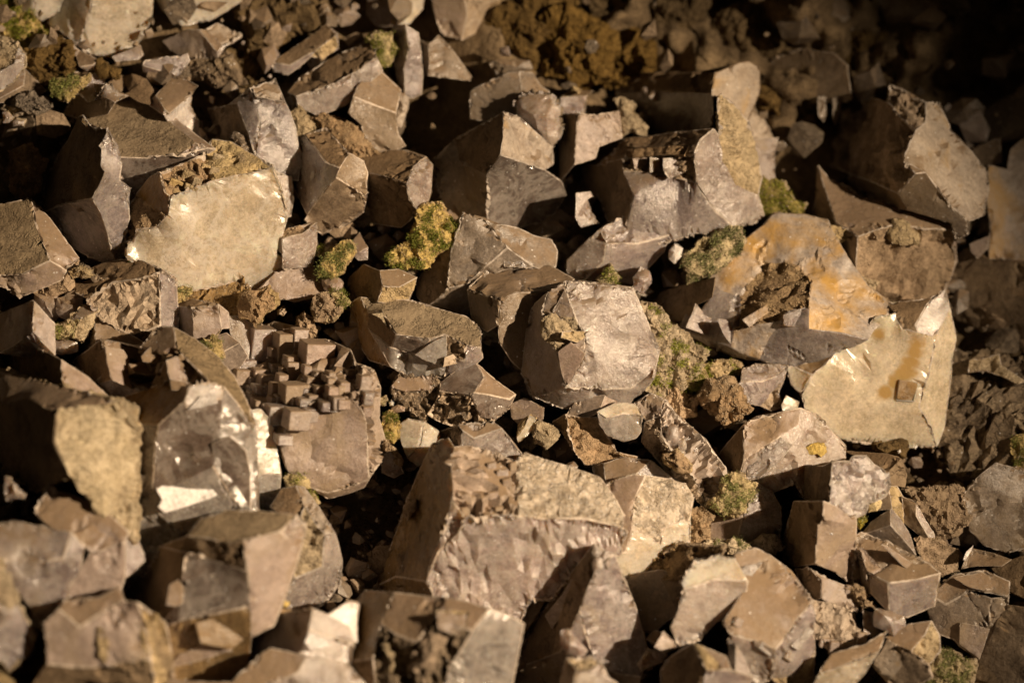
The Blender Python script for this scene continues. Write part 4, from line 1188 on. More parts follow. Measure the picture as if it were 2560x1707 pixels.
880,500 950,500 1160,470 1210,490 1600,500 1840,560 1870,580 1830,720 1630,780 1500,880 1450,960 1400,1000 1290,1000 1250,1080 1200,1170 1140,1150 1000,1080 870,1040 700,1020 690,930 650,880 730,700 860,580 @ 1 -1 P
350,910 470,850 540,860 650,880 690,930 700,1020 470,990 @ -1 -2 A
H|quartz_crystal|steep smoky pyramid crystal at the bottom, right of the amber-sided crystal|0.01|s
1700,700 1720,850 1620,1100 1560,1230 1500,1350 1200,1450 1250,1330 1400,1100 1560,880 @ -7 0 d
1720,850 1830,760 1880,880 1990,1180 2050,1380 1990,1500 1780,1460 1700,1400 1620,1100 @ 2 0 l
1700,700 1780,740 1830,760 1720,850 @ 0 2 p
1620,1100 1700,1400 1500,1350 1560,1230 @ -1 1 l
1200,1450 1500,1350 1700,1400 1780,1460 1990,1500 1950,1660 1250,1660 @ 0 -2 q
H|quartz_crystal|striped grey and amber crystal cut by the bottom edge at centre left|0.16|q
190,1060 250,990 430,1000 340,1190 300,1400 110,1420 150,1200 @ -4 2 A
430,1000 730,1030 690,1110 560,1300 340,1190 @ -2 3 q
690,1110 880,1120 850,1220 700,1230 @ 0 2 c
730,1030 1000,1100 900,1230 850,1220 880,1120 690,1110 @ 0 3 q
560,1300 690,1110 700,1230 850,1220 900,1230 760,1450 700,1660 300,1660 300,1400 340,1190 @ -1 0 g
110,1420 300,1400 300,1660 90,1660 @ -3 -1 d
1000,1100 1100,1130 1210,1190 1190,1300 1120,1660 700,1660 760,1450 900,1230 @ 2 -1 t
H|quartz_crystal|greenish translucent crystal with a frosty druzy patch right of the amber-sided crystal|0.06|m
1790,300 1880,260 1980,230 2050,240 2000,350 1970,430 1970,560 1930,700 1870,720 1870,600 1850,480 @ -1 1 q
2050,240 2200,260 2290,290 2340,370 2320,500 2150,560 2140,650 1970,560 1970,430 2000,350 @ 2 1 X
1930,700 1970,560 2140,650 2150,560 2320,500 2320,650 2160,740 2130,830 1870,890 1840,800 1870,720 @ 1 -2 m
H|quartz_crystal|lilac prism lying behind the greenish translucent crystal|0.03|l
1720,140 1790,140 1810,300 1750,280 @ -6 0 d
1790,140 1900,100 2080,120 1960,230 1880,260 1810,300 @ -1 2 q
2080,120 2200,220 2280,300 2200,310 2050,260 1960,230 @ 2 1 l
H|quartz_crystal|small clear stone between amber-sided crystal and lilac prism|0.04|t
~.5 1590,190 1650,200 1750,250 1790,310 1780,370 1720,350 1690,260 @ m
H|quartz_crystal|flat shaded slab right of the steep pyramid crystal|0.03|b
1870,890 2150,840 2270,900 2270,1100 2100,1230 2000,1210 1930,1030 @ -1 1 b
H|quartz_crystal|tiny prism at the foot of the steep pyramid crystal|0.06|q
2060,1280 2110,1220 2240,1280 2150,1310 @ 0 3 q
2060,1280 2150,1310 2240,1280 2230,1330 2150,1370 @ 1 -1 p
H|quartz_crystal|pale wedge right of the pyramid base|0.06|p
2000,1440 2060,1340 2190,1380 2150,1430 2020,1480 @ 1 1 p
H|quartz_crystal|yellow-edged angular stone cut by the bottom edge under the pyramid|0.17|p
1540,1410 1690,1400 1750,1440 1680,1480 1600,1480 @ 0 3 c
1540,1410 1600,1480 1560,1660 1480,1660 @ -4 0 q
1600,1480 1680,1480 1750,1440 1800,1530 1850,1560 1850,1660 1560,1660 @ 1 0 p
H|druzy_stone|small silvery druzy knob on the left flank of the pyramid|0.17|l
~.6 1500,1230 1550,1220 1620,1300 1660,1350 1620,1390 1540,1370 1500,1300 @ l
I|mossy_stone|round bright green moss cushion left of the tall clustered crystals|0.07|c
~.6 290,390 380,280 400,220 490,200 590,270 570,350 520,440 400,460 310,440 @ M
I|quartz_crystal|grey-lilac scalloped crystal right of the round moss cushion|0.02|l
610,280 700,330 750,430 755,560 600,480 520,460 560,380 @ 1 1 l
320,500 330,470 520,460 490,580 500,640 320,620 @ -1 1 q
520,460 600,480 755,560 740,640 600,650 500,640 490,580 @ 1 -1 l
I|crusted_stone|brown porous lump left of the grey-lilac scalloped crystal|0.03|k
~.6 150,540 180,440 260,430 320,490 300,580 260,660 150,650 @ k
I|mossy_stone|flat yellow-green mossy lump above the twin pale crystals|0.05|c
~.5 250,660 330,625 460,625 560,680 530,720 430,730 320,700 @ N
I|crusted_stone|gritty grey lump left of the tall dark-sided crystal|0.03|g
~.5 560,650 640,600 740,620 770,680 700,750 600,740 @ g
I|quartz_crystal|silvery crystal crowning the tall cluster, jagged top right edge|0.14|p
900,150 1050,160 1110,130 1085,390 980,380 900,340 @ -8 0 d
1110,130 1210,130 1230,100 1310,95 1360,150 1450,200 1460,280 1430,350 1330,390 1310,450 1240,480 1160,440 1085,390 @ 1.8 .4 P
I|quartz_crystal|tall crystal with dark left side and bright front under the silvery crown|0.1|q
860,400 1040,400 1040,510 1000,560 990,780 860,800 790,740 800,600 @ -7 -1 d
1040,400 1110,430 1200,490 1190,540 1040,510 @ 1 2 q
1040,510 1190,540 1200,490 1240,480 1235,750 1220,920 1110,830 990,780 1000,560 @ 3 -1 q
I|quartz_crystal|short prism beneath the tall dark-sided crystal|0.08|q
870,830 950,820 1030,900 1030,1010 960,1030 900,920 @ -5 0 d
950,820 1070,890 1220,950 1260,1020 1250,1100 1120,1070 1030,1010 1030,900 @ 2 0 q
I|quartz_crystal|ribbed pale slab with broken lower edge, lower right|0.08|f
960,1030 1100,1050 1240,1090 1280,1230 1330,1300 1300,1340 1180,1370 1100,1360 1010,1290 960,1200 @ 1 0 f
I|quartz_crystal|large pale hexagonal crystal at the bottom right, dusty flat face|0.12|q
470,760 600,720 700,770 820,860 955,1040 860,1150 720,1340 450,1240 400,1180 520,1000 530,910 @ 1 2 q
955,1040 965,1150 965,1350 840,1500 700,1520 720,1340 860,1150 @ 2 -3 l
450,1240 720,1340 700,1520 600,1560 520,1400 430,1300 @ 0 -2 p
965,1350 955,1560 900,1660 800,1600 700,1520 840,1500 @ 2 -1 c
I|quartz_crystal|milky glassy crystal leaning on the left of the pale hexagonal crystal|0.15|t
200,790 350,750 450,770 530,910 330,900 140,960 120,920 @ 0 2 m
140,960 330,900 530,910 520,1000 490,1060 340,1160 240,1270 110,1310 60,1190 100,1100 @ 1 -1 p
I|quartz_crystal|dark splintered rock left of the milky glassy crystal|0.07|k
-100,800 100,680 380,690 350,750 200,790 120,920 0,900 @ -3 2 K
-100,800 0,900 120,920 140,1010 60,1190 -60,1100 -100,950 @ -4 -1 d
I|quartz_crystal|open-topped crystal with a sharp front edge, lower right|0.09|b
1250,640 1300,600 1440,640 1530,790 1470,910 1330,840 1270,700 @ -1 2 b
1440,640 1700,780 1785,850 1640,890 1470,910 1530,790 @ 0 4 b
1330,840 1470,910 1475,1090 1370,980 @ -3 -2 p
1470,910 1640,890 1785,850 1750,1050 1560,1130 1475,1090 @ 1 -2 l
1250,640 1270,700 1330,840 1370,980 1290,950 1240,880 @ -6 -1 b
I|quartz_crystal|angular crystal block above the open-topped crystal|0.09|b
1300,600 1360,520 1480,440 1480,540 @ -2 3 b
1480,440 1540,500 1600,600 1635,720 1480,540 @ 4 2 p
1300,600 1480,540 1635,720 1500,700 1400,660 @ -2 -4 n
I|quartz_crystal|narrow prism behind the angular crystal block|0.05|b
1390,440 1470,290 1490,430 @ -2 2 b
1470,290 1520,290 1560,360 1560,530 1490,430 @ 3 1 c
I|quartz_crystal|dark prism end with a lit edge behind the silvery crown|0.04|d
1180,60 1450,80 1540,100 1450,200 1350,130 @ -2 3 d
1540,100 1570,200 1560,280 1470,270 1450,200 @ 2 -2 d
I|quartz_crystal|slanted block right of the narrow prism|0.04|b
1560,360 1650,400 1650,480 1750,650 1570,520 @ -2 -1 d
1650,400 1760,590 1770,690 1750,650 1650,480 @ 3 1 p
I|quartz_crystal|low brown jagged rock in the dim right part|0.01|k
1580,310 1700,290 1900,290 1980,330 1950,400 1800,380 1650,390 @ 0 2 k
1650,390 1800,380 1950,400 1990,480 1900,600 1780,600 @ 1 -1 k
I|quartz_crystal|dim cracked rock right of the open-topped crystal|0.03|k
1640,620 1780,620 1900,700 1920,830 1800,860 1790,850 1700,780 @ 1 0 k
I|quartz_crystal|big dim slab with a deep crack at the right edge|0.0|b
2170,150 2430,210 2430,440 2150,300 @ 0 1 b
1960,340 2080,220 2170,150 2150,300 2430,440 2430,650 2250,700 2100,650 2010,560 1990,480 @ 0 -1 b
I|quartz_crystal|cracked dark block in the lower right with a square lit corner|0.06|b
1760,1000 1900,880 2080,850 2240,920 2230,1010 2000,980 1850,1060 @ -1 2 b
1760,1000 1850,1060 2000,980 2130,1020 2110,1200 1930,1310 1900,1270 1800,1240 1740,1100 @ -1 -1 b
2130,1020 2230,1010 2230,1080 2130,1270 2070,1410 1930,1310 2110,1200 @ 1 -1 b
I|quartz_crystal|rounded lilac stone under the open-topped crystal|0.11|l
~.5 1370,1070 1475,1095 1560,1130 1570,1190 1500,1250 1380,1190 @ l
I|quartz_crystal|short step-shaped crystal left of the rounded lilac stone|0.08|q
1300,1090 1360,1110 1370,1190 1430,1240 1400,1290 1310,1240 @ 1 0 q
I|quartz_crystal|pointed brownish crystal at the lower right with a folded corner|0.1|q
1460,1270 1600,1190 1740,1170 1690,1270 1610,1360 1540,1330 @ -1 2 q
1690,1270 1740,1170 1790,1260 1795,1360 1720,1440 1610,1360 @ 2 0 c
I|quartz_crystal|yellow-brown angular stone below the folded corner crystal|0.12|o
1370,1450 1470,1300 1540,1330 1560,1450 1470,1560 @ -1 0 o
1540,1330 1610,1360 1720,1440 1740,1520 1600,1600 1470,1600 1470,1560 1560,1450 @ -2 -2 d
I|quartz_crystal|smooth curved shell-like stone at the bottom, left of the yellow-brown stone|0.12|m
1020,1500 1100,1380 1310,1320 1440,1240 1390,1370 1250,1420 1100,1480 @ 0 2 q
1020,1500 1100,1480 1250,1420 1390,1370 1310,1500 1200,1620 1050,1660 980,1600 @ 1 -2 m
I|quartz_crystal|dark crystal with a pale ridge in the bottom, left of the hexagonal crystal|0.17|n
60,1400 190,1320 280,1480 200,1660 0,1660 0,1480 @ -4 2 d
190,1320 260,1340 380,1480 280,1480 @ 2 3 c
260,1340 400,1400 430,1480 380,1480 @ 3 1 l
280,1480 380,1480 430,1480 560,1520 520,1660 200,1660 @ 0 -2 l
I|quartz_crystal|upright finger-like crystal beside the pale ridge at the bottom|0.19|n
430,1330 470,1310 470,1480 430,1420 @ -3 0 n
470,1310 500,1350 560,1490 540,1550 470,1500 @ 2 0 q
I|quartz_crystal|small wedge at the foot of the milky glassy crystal|0.13|q
0,1230 60,1290 80,1330 0,1370 -60,1330 @ 1 0 q
I|mossy_stone|dim green moss clump in the bottom right corner|0.03|c
~.4 1700,1480 1800,1360 1900,1380 2020,1420 2000,1560 1960,1660 1680,1660 @ M
I|quartz_crystal|black shaded rock at the right edge near the bottom|0.0|d
2100,760 2240,780 2430,720 2430,1050 2250,960 @ -2 1 d
I|quartz_crystal|dusty wedge beside a white splinter in the dim lower right|0.04|b
1950,820 2010,690 2150,720 2260,760 2200,800 2050,800 @ -1 2 b
I|quartz_chip|thin white splinter in the dim lower right|0.06|w
1955,760 1975,710 2020,670 2010,700 1970,765 @ 1 0 w
I|quartz_crystal|black lowest rock in the bottom right corner|0.04|d
2070,1410 2230,1080 2430,1100 2430,1660 2000,1660 @ -2 0 d
B|crusted_stone|crumbly gritty ledge beneath the upright dusty slab|0.02|k
~.35 -150,790 -50,750 60,770 160,830 220,890 290,1000 200,1040 80,1000 -40,880 @ k
A|druzy_stone|small glossy brown lump at the foot of the tall translucent crystal|0.06|G
~.6 1510,910 1540,870 1590,890 1650,990 1660,1050 1580,1000 1530,960 @ G
A|clay_lump|ochre clay bits under the right side of the rounded cream boulder|0.02|y
~.5 660,420 720,440 780,460 770,500 700,500 650,470 @ y
A|crusted_stone|dark brown rubbly stone in the shade at the left edge below the gritty stone|-0.02|k
~.4 60,1000 200,960 300,1060 260,1240 180,1300 80,1240 @ k
H|quartz_crystal|small lilac sliver under the right foot of the blocky stepped crystal|0.03|l
320,110 370,50 440,120 465,195 400,220 330,190 @ 1 -1 l
H|quartz_crystal|amber-coloured wedge beneath the right foot of the broad amber-sided crystal|-0.03|a
1200,1190 1290,1000 1400,1000 1340,1120 1260,1240 @ 0 0 a
H|crusted_stone|brown crumb on the upper left flank of the broad amber-sided crystal|0.06|k
~.6 470,460 500,370 550,370 545,430 500,490 @ k
I|crusted_stone|narrow crumbly ridge between the ribbed slab and open-topped crystal|0.09|k
~.5 1190,950 1260,930 1330,990 1380,1050 1380,1090 1290,1090 1240,1040 @ k
I|quartz_crystal|narrow upright crystal between the tall cluster and the open-topped crystal|0.08|q
1245,740 1320,770 1335,950 1270,920 1235,870 @ 2 0 q
1235,700 1290,690 1330,740 1320,770 1245,740 @ 0 3 d
I|crusted_stone|orange crumb under the right edge of the silvery crown crystal|0.1|o
~.6 1330,400 1400,360 1420,390 1390,440 1340,450 @ Y
I|moss_tuft|tiny yellow moss tuft under the silvery crown crystal|0.08|c
~.6 1245,490 1310,480 1310,540 1280,570 1250,530 @ L
D|crusted_stone|brown angular pebble in the dark gap right of the ochre crumb lump|0.01|k
~.6 1950,640 1990,600 2040,640 2060,720 2030,760 1970,710 @ k
D|crusted_stone|small ochre pebble at the left end of the dark gap under the brown ledge|0.0|k
~.6 1810,580 1850,555 1880,590 1860,620 1820,610 @ k
F|moss_tuft|green moss fringe at the right edge beside the dim boulder|0.0|c
~.4 2270,1430 2352,1400 2430,1420 2430,1600 2300,1580 @ M
F|quartz_crystal|small mauve crystal between the lichen-crusted lump and striped crystal|0.01|q
290,1040 400,1010 480,1060 420,1100 330,1110 @ 0 2 q
E|crusted_stone|crumbly brown lump at the lower end of the glossy block and lumpy column|0.04|c
~.6 2150,1530 2190,1500 2280,1520 2340,1600 2330,1650 2260,1640 2180,1580 @ k
I|crusted_stone|tan porous crumb on the left side of the lumpy column|0.1|c
~.5 5,75 80,55 150,110 170,190 120,195 60,150 10,130 @ k
"""
blocks, cur = [], None
for ln in DATA.strip().split('\n'):
    ln = ln.strip()
    if not ln: continue
    if '|' in ln:
        cur = (ln.split('|'), []); blocks.append(cur)
    else: cur[1].append(ln)
for k, (hd, lines) in enumerate(blocks):
    zone, name, label, lift, dm = hd
    make_rock(zone, name, label, float(lift), dm, lines, k + 1)
PARTS = """huge glassy shell-shaped|D|crystal_step|.004|q
930,880 1040,770 1120,765 1145,880 1110,905 1000,920 940,910 @ 1 2 q
huge glassy shell-shaped|D|crystal_step|.02|q
700,930 690,830 800,850 840,920 815,985 860,1090 730,1030 @ 3 1 q
690,830 700,930 730,1030 640,1060 570,960 @ -8 0 d
huge glassy shell-shaped|D|crystal_step|.015|q
850,935 960,915 1000,995 950,1000 880,985 @ 3 1 q
850,935 880,985 830,1010 820,960 @ -6 0 d
huge glassy shell-shaped|D|crystal_step|.02|q
1090,915 1150,890 1270,1000 1200,1050 1110,1030 @ 3 1 q
1000,1060 1090,915 1110,1030 1050,1080 @ -7 0 d
huge glassy shell-shaped|D|crystal_step|.012|q
1120,1040 1230,1050 1360,1090 1260,1110 1130,1100 @ 0 2 q
huge glassy shell-shaped|G|crystal_step|.006|t
1390,20 1500,-30 1600,60 1630,200 1630,430 1500,440 1410,300 @ 0 -1 s
huge glassy shell-shaped|G|crystal_step|.006|s
880,230 1000,200 1060,360 1040,420 900,350 @ -1 -1 s
glassy boat-shaped|E|crystal_shard|.010|t
550,870 660,790 740,755 745,870 690,930 600,900 @ 0 -1 t
glassy boat-shaped|E|crystal_shard|.006|o
740,890 790,870 850,910 830,930 730,950 @ 1 0 o
glassy boat-shaped|E|crystal_shard|.004|c
265,610 330,600 430,640 425,700 380,720 320,640 @ 2 1 c
large smoky glass crystal|G|crystal_plate|.004|s
1240,900 1500,830 1590,880 1600,1000 1400,1080 1180,1150 1200,980 @ 0 0 s
large smoky glass crystal|G|crystal_plate|.004|a
1290,1180 1600,1070 1615,1250 1500,1340 1320,1300 @ 1 0 a
large smoky glass crystal|G|crystal_plate|.005|q
1180,1380 1400,1280 1480,1320 1500,1360 1130,1460 @ 0 -1 q
striped grey and amber crystal|H|crystal_plate|.012|c
690,1105 885,1115 860,1230 820,1260 700,1215 @ 0 1 q
striped grey and amber crystal|H|crust_ridge|.006|k
~.5 520,1380 620,1200 700,1240 770,1260 700,1400 600,1540 500,1520 @ k
striped grey and amber crystal|H|crust_ridge|.006|k
~.5 330,1330 370,1300 400,1360 470,1380 450,1480 360,1560 300,1500 350,1420 @ c
large pale hexagonal crystal|I|crystal_step|.004|p
470,840 540,800 640,780 590,860 520,915 @ 1 0 p
large pale hexagonal crystal|I|crystal_step|.006|q
595,1290 725,1345 720,1395 600,1340 @ 0 -3 q
large pale hexagonal crystal|I|crystal_step|.008|p
830,1320 955,1205 975,1235 880,1345 @ 2 0 p
huge ochre-stained crystal|F|crystal_fin|.008|l
150,690 210,545 260,610 330,650 340,720 290,740 @ 2 1 l
huge ochre-stained crystal|F|crystal_fin|.012|l
350,640 410,650 465,730 475,800 430,790 390,740 @ 3 0 l
huge ochre-stained crystal|F|crystal_fin|.012|O
520,640 700,530 740,560 640,620 560,690 @ 0 2 O
huge ochre-stained crystal|F|crystal_fin|.006|O
780,610 850,590 930,560 930,690 780,680 @ 1 -1 l
big pink rock|C|dark_ledge|.012|d
-240,900 0,880 310,840 310,870 0,940 -220,960 @ -2 3 d
big pink rock|C|dark_ledge|.010|d
-210,980 0,960 160,950 120,1010 -190,1030 @ -3 3 k
centre crystal, large|E|crystal_step|.008|q
1480,860 1560,800 1650,870 1560,1050 1530,1065 @ -1 0 q
centre crystal, large|E|crystal_step|.004|q
1440,600 1520,450 1590,640 1500,640 @ -1 1 q
steep smoky pyramid|H|crystal_step|.006|q
1400,1120 1560,900 1600,960 1540,1080 1440,1200 @ -2 0 q
ribbed pale slab|I|crystal_rib|.006|f
970,1040 1100,1055 1190,1075 1200,1200 1180,1340 1100,1300 1010,1200 @ 1 0 f
ribbed pale slab|I|crystal_rib|.012|f
1190,1080 1240,1100 1260,1240 1240,1340 1200,1350 @ 3 0 f
open-topped crystal|I|crystal_step|.008|q
1280,690 1310,690 1480,870 1460,905 1330,830 @ 1 1 q
open-topped crystal|I|crystal_step|.010|q
1430,670 1470,680 1700,860 1670,880 1560,800 @ 2 2 q
tall crystal with dark left|I|crystal_step|-.006|l
1010,550 1050,510 1100,560 1100,600 1010,570 @ 1 0 l
cracked dark block|I|crystal_step|.008|q
1940,1180 2050,1200 2120,1220 2060,1400 1935,1310 @ 0 -1 q
cracked dark block|I|crystal_step|.008|q
1900,880 2080,850 2240,930 2100,960 2000,940 @ 0 2 q
stepped dusty rock with cream|G|cream_rib|.006|c
640,1200 690,1220 710,1400 680,1440 640,1380 @ 1 0 c
stepped dusty rock with cream|G|cream_rib|.006|c
900,1180 950,1250 970,1440 940,1440 920,1300 @ 1 0 c
broad rosy rock|F|crystal_plate|.005|p
560,1600 640,1500 760,1420 830,1470 760,1560 620,1680 540,1700 @ 0 0 p
centre crystal, large|E|crust_patch|.004|c
~.35 1370,660 1440,610 1560,650 1665,735 1655,790 1560,830 1440,830 1395,760 @ c
centre crystal, large|E|crystal_step|.010|p
1375,640 1440,610 1480,650 1430,730 1385,720 @ 0 1 l
centre crystal, large|E|crystal_step|.010|p
1510,720 1640,720 1670,750 1600,790 1500,760 @ 1 0 c
big pink rock|C|crystal_step|.006|q
-200,1040 -110,1035 -100,1115 -190,1100 @ 1 0 q
big pink rock|C|crystal_step|.010|q
-90,1030 -20,1040 -30,1110 -90,1125 @ 2 0 l
big pink rock|C|crystal_step|.008|q
0,1040 170,1030 170,1100 40,1170 0,1120 @ 1 0 p
"""
cur = None; pb = []
for ln in PARTS.strip().split('\n'):
    ln = ln.strip()
    if not ln: continue
    if '|' in ln: cur = (ln.split('|'), []); pb.append(cur)
    else: cur[1].append(ln)
for k, (hd, lines) in enumerate(pb):
    par = [l for l in ROCKS if l.startswith(hd[0])][0]
    make_rock(hd[1], hd[2], None, float(hd[3]), hd[4], lines, 500 + k, par)
def prism(p0, ax, ay, az, name, mat, parent, org, chip=None, seed=0):
    """small rhomb block in camera space: p0 centre, half-axis vectors"""
    bm = bmesh.new()
    rnd = random.Random(seed)
    vs = []
    for k in range(8):
        sx, sy, sz = (1 if k & 1 else -1), (1 if k & 2 else -1), (1 if k & 4 else -1)
        vs.append(bm.verts.new(p0 + ax * sx + ay * sy + az * sz + Vector([rnd.gauss(0, .0006) for _ in range(3)])))
    for q in ((0, 2, 3, 1), (4, 5, 7, 6), (0, 1, 5, 4), (2, 6, 7, 3), (0, 4, 6, 2), (1, 3, 7, 5)):
        bm.faces.new([vs[i] for i in q])
    bmesh.ops.recalc_face_normals(bm, faces=bm.faces[:])
    bmesh.ops.bevel(bm, geom=bm.edges[:], offset=.0012, segments=1, affect='EDGES', clamp_overlap=True)
    me = bpy.data.meshes.new(name)
    for v in bm.verts: v.co = w3(v.co) - org
    bm.to_mesh(me); bm.free()
    me.materials.append(mat)
    o = bpy.data.objects.new(name, me); COL.objects.link(o); o.parent = parent
    return o
def hit(label, x, y):
    d = Vector((x, y, -DIST)).normalized()
    loc, n, i, t = BV[label].ray_cast(Vector((0, 0, 0)), d)
    return loc, n
BL = 'blocky stepped crystal covered with small cubes, left of centre'
o, org = ROCKS[BL]
CUBES = [(1700,800,140,210),(1862,825,120,190),(1955,760,90,120),(2065,890,180,200),(1600,945,110,90),(1590,1020,130,110),(1785,880,55,110),
 (1700,985,90,50),(1810,960,100,60),(1925,965,120,110),(1745,1040,120,85),(1840,1045,60,95),(1700,1110,90,85),(1790,1110,55,110),
 (1920,1115,150,115),(2035,1045,90,70),(2150,1020,80,70),(2080,1005,60,50),(1705,1190,100,60),(1790,1175,65,65),(1800,1260,120,120),
 (2090,1115,90,85),(2050,1165,100,80),(2170,1110,70,70),(2140,1200,100,60),(1935,1290,130,120),(2030,1270,70,70),(2000,1330,60,50),
 (1850,1420,90,60),(1900,905,70,50),(2210,1160,70,60),(2240,1080,60,70),(1650,1100,60,50),(1990,1080,60,40),(2290,1010,70,80),(2380,1050,70,90),(2400,1150,60,80),(2390,1240,60,70)]
rc = random.Random(8)
for _ in range(46):
    CUBES.append((rc.uniform(1600, 2260), rc.uniform(960, 1260), rc.uniform(35, 75), rc.uniform(40, 80)))
RB = Matrix.Rotation(math.radians(25), 3, 'Y') @ Matrix.Rotation(math.radians(12), 3, 'X')
for k, (x, y, w, h) in enumerate(CUBES):
    X, Y = mpos('D', x, y)
    loc, n = hit(BL, X, Y)
    if loc is None: continue
    s = ZS * MPP
    sx, sy = w * s * .58, h * s * .52
    R = RB @ Matrix.Rotation(math.radians((k * 37 % 5) - 2), 3, 'Z')
    dz = sx * .7 + .004
    prism(loc + Vector((0, 0, dz * .30)), R @ Vector((sx * .92, 0, 0)), R @ Vector((0, sy, 0)), R @ Vector((0, 0, dz)), 'crystal_block', MAT['l' if k % 4 == 0 else 'q'], o, org, seed=k)
# blocks and steps broken out of other crystals
def blocks_on(label, zone, items, mat, yaw=25, pitch=15, roll=0, name='crystal_block'):
    o, org = ROCKS[label]
    R = Matrix.Rotation(math.radians(roll), 3, 'Z') @ Matrix.Rotation(math.radians(yaw), 3, 'Y') @ Matrix.Rotation(math.radians(pitch), 3, 'X')
    for k, (x, y, w, h) in enumerate(items):
        X, Y = mpos(zone, x, y)
        loc, n = hit(label, X, Y)
        if loc is None: continue
        s = ZS * MPP
        sx, sy = w * s * .5, h * s * .5
        dz = min(sx, sy) * .42 + .001
        prism(loc + Vector((0, 0, dz * .3)), R @ Vector((sx, 0, 0)), R @ Vector((0, sy, 0)), R @ Vector((0, 0, dz)), name, MAT[mat], o, org, seed=k + int(x))
blocks_on('short prism beneath the tall dark-sided crystal', 'I', [(1080,850,80,80),(1150,890,60,50),(1210,960,60,60)], 'q', 20, 10, -10)
blocks_on('ribbed pale slab with broken lower edge, lower right', 'I', [(1060,1300,90,60),(1110,1330,60,70),(1190,1320,90,50),(1290,1270,60,70)], 'q', 15, 10, -5)
blocks_on('large pale hexagonal crystal at the bottom right, dusty flat face', 'I', [(900,1270,40,150),(820,1390,70,60),(660,1340,120,50),(480,1170,60,60)], 'p', 35, -15, -40)
blocks_on('broad crystal with amber left side and knobbly top, largest in the lower middle', 'H',
          [(1040,150,60,50),(1110,200,80,50),(1140,260,60,60),(1050,340,70,50),(1170,300,50,60),(1180,150,50,60),(870,440,60,50),(1100,430,80,40)], 'q', 25, 20, 10)
blocks_on('huge bright cream block with a crumbling yellow top, left of centre', 'A',
          [(1150,1200,90,50),(1230,1150,80,60),(1290,1190,60,50),(1250,1230,90,40),(1170,1260,90,30),(1340,1100,60,50),(1430,1030,80,40),(1400,1120,60,50)], 'c', 15, 25, -20)
# ochre hollows of the milky crystal: rim bars round a dark amber floor plate
MC = 'huge milky cream crystal with square ochre hollows at the right'
def hollow(cs, inner, rim, fname):
    o, org = ROCKS[MC]
    P = []
    for (x, y) in cs:
        X, Y = mpos('F', x, y); loc, n = hit(MC, X, Y); P.append(loc)
    c = sum(P, Vector()) / 4
    nrm = (P[1] - P[0]).cross(P[3] - P[0]).normalized()
    if nrm.z < 0: nrm = -nrm
    ux = (P[1] - P[0]) / 2; uy = (P[3] - P[0]) / 2
    f = prism(c + nrm * .001, ux, uy, nrm * .004, fname, MAT[inner], o, org, seed=5)
    for a, b in ((0, 1), (1, 2), (2, 3), (3, 0)):
        m = (P[a] + P[b]) / 2; d = (P[b] - P[a]) / 2
        prism(m, d * 1.0, nrm.cross(d).normalized() * .0015, nrm * .0035, 'hollow_rim', MAT[rim], o, org, seed=a)
hollow([(1535, 1035), (1655, 1060), (1630, 1175), (1515, 1165)], 'a', 'R', 'amber_floor')
# cleavage shards: white highlight put into the colour, some turned to mirror the lamp
GS = 'huge glassy shell-shaped crystal with a curved dusty rim and stepped hollow, lower left'
def flake(label, zone, pts, mat, name, up=.004, tilt=None):
    o, org = ROCKS[label]
    bm = bmesh.new()
    top, bot = [], []
    for (x, y) in pts:
        X, Y = mpos(zone, x, y)
        loc, n = hit(label, X, Y)
        if loc is None: print('FLAKE MISS', label[:20], x, y); return
        d = -loc.normalized()
        top.append(loc + d * up); bot.append(loc - d * .004)
    if tilt:                                            # flat plane turned so that it mirrors the lamp into the lens
        c = sum(top, Vector()) / len(top)
        n = Vector(tilt).normalized()
        for i, p in enumerate(top):
            r = p.normalized()
            top[i] = r * (c.dot(n) / r.dot(n))
            bot[i] = top[i] + r * .014
    T = [bm.verts.new(p) for p in top]; B = [bm.verts.new(p) for p in bot]
    bm.faces.new(T)
    for i in range(len(T)):
        j = (i + 1) % len(T)
        bm.faces.new((T[i], B[i], B[j], T[j]))
    bmesh.ops.recalc_face_normals(bm, faces=bm.faces[:])
    bmesh.ops.triangulate(bm, faces=[f for f in bm.faces if len(f.verts) > 4])
    me = bpy.data.meshes.new(name)
    for v in bm.verts: v.co = w3(v.co) - org
    bm.to_mesh(me); bm.free()
    me.materials.append(MAT[mat])
    f = bpy.data.objects.new(name, me); COL.objects.link(f); f.parent = o
    return f
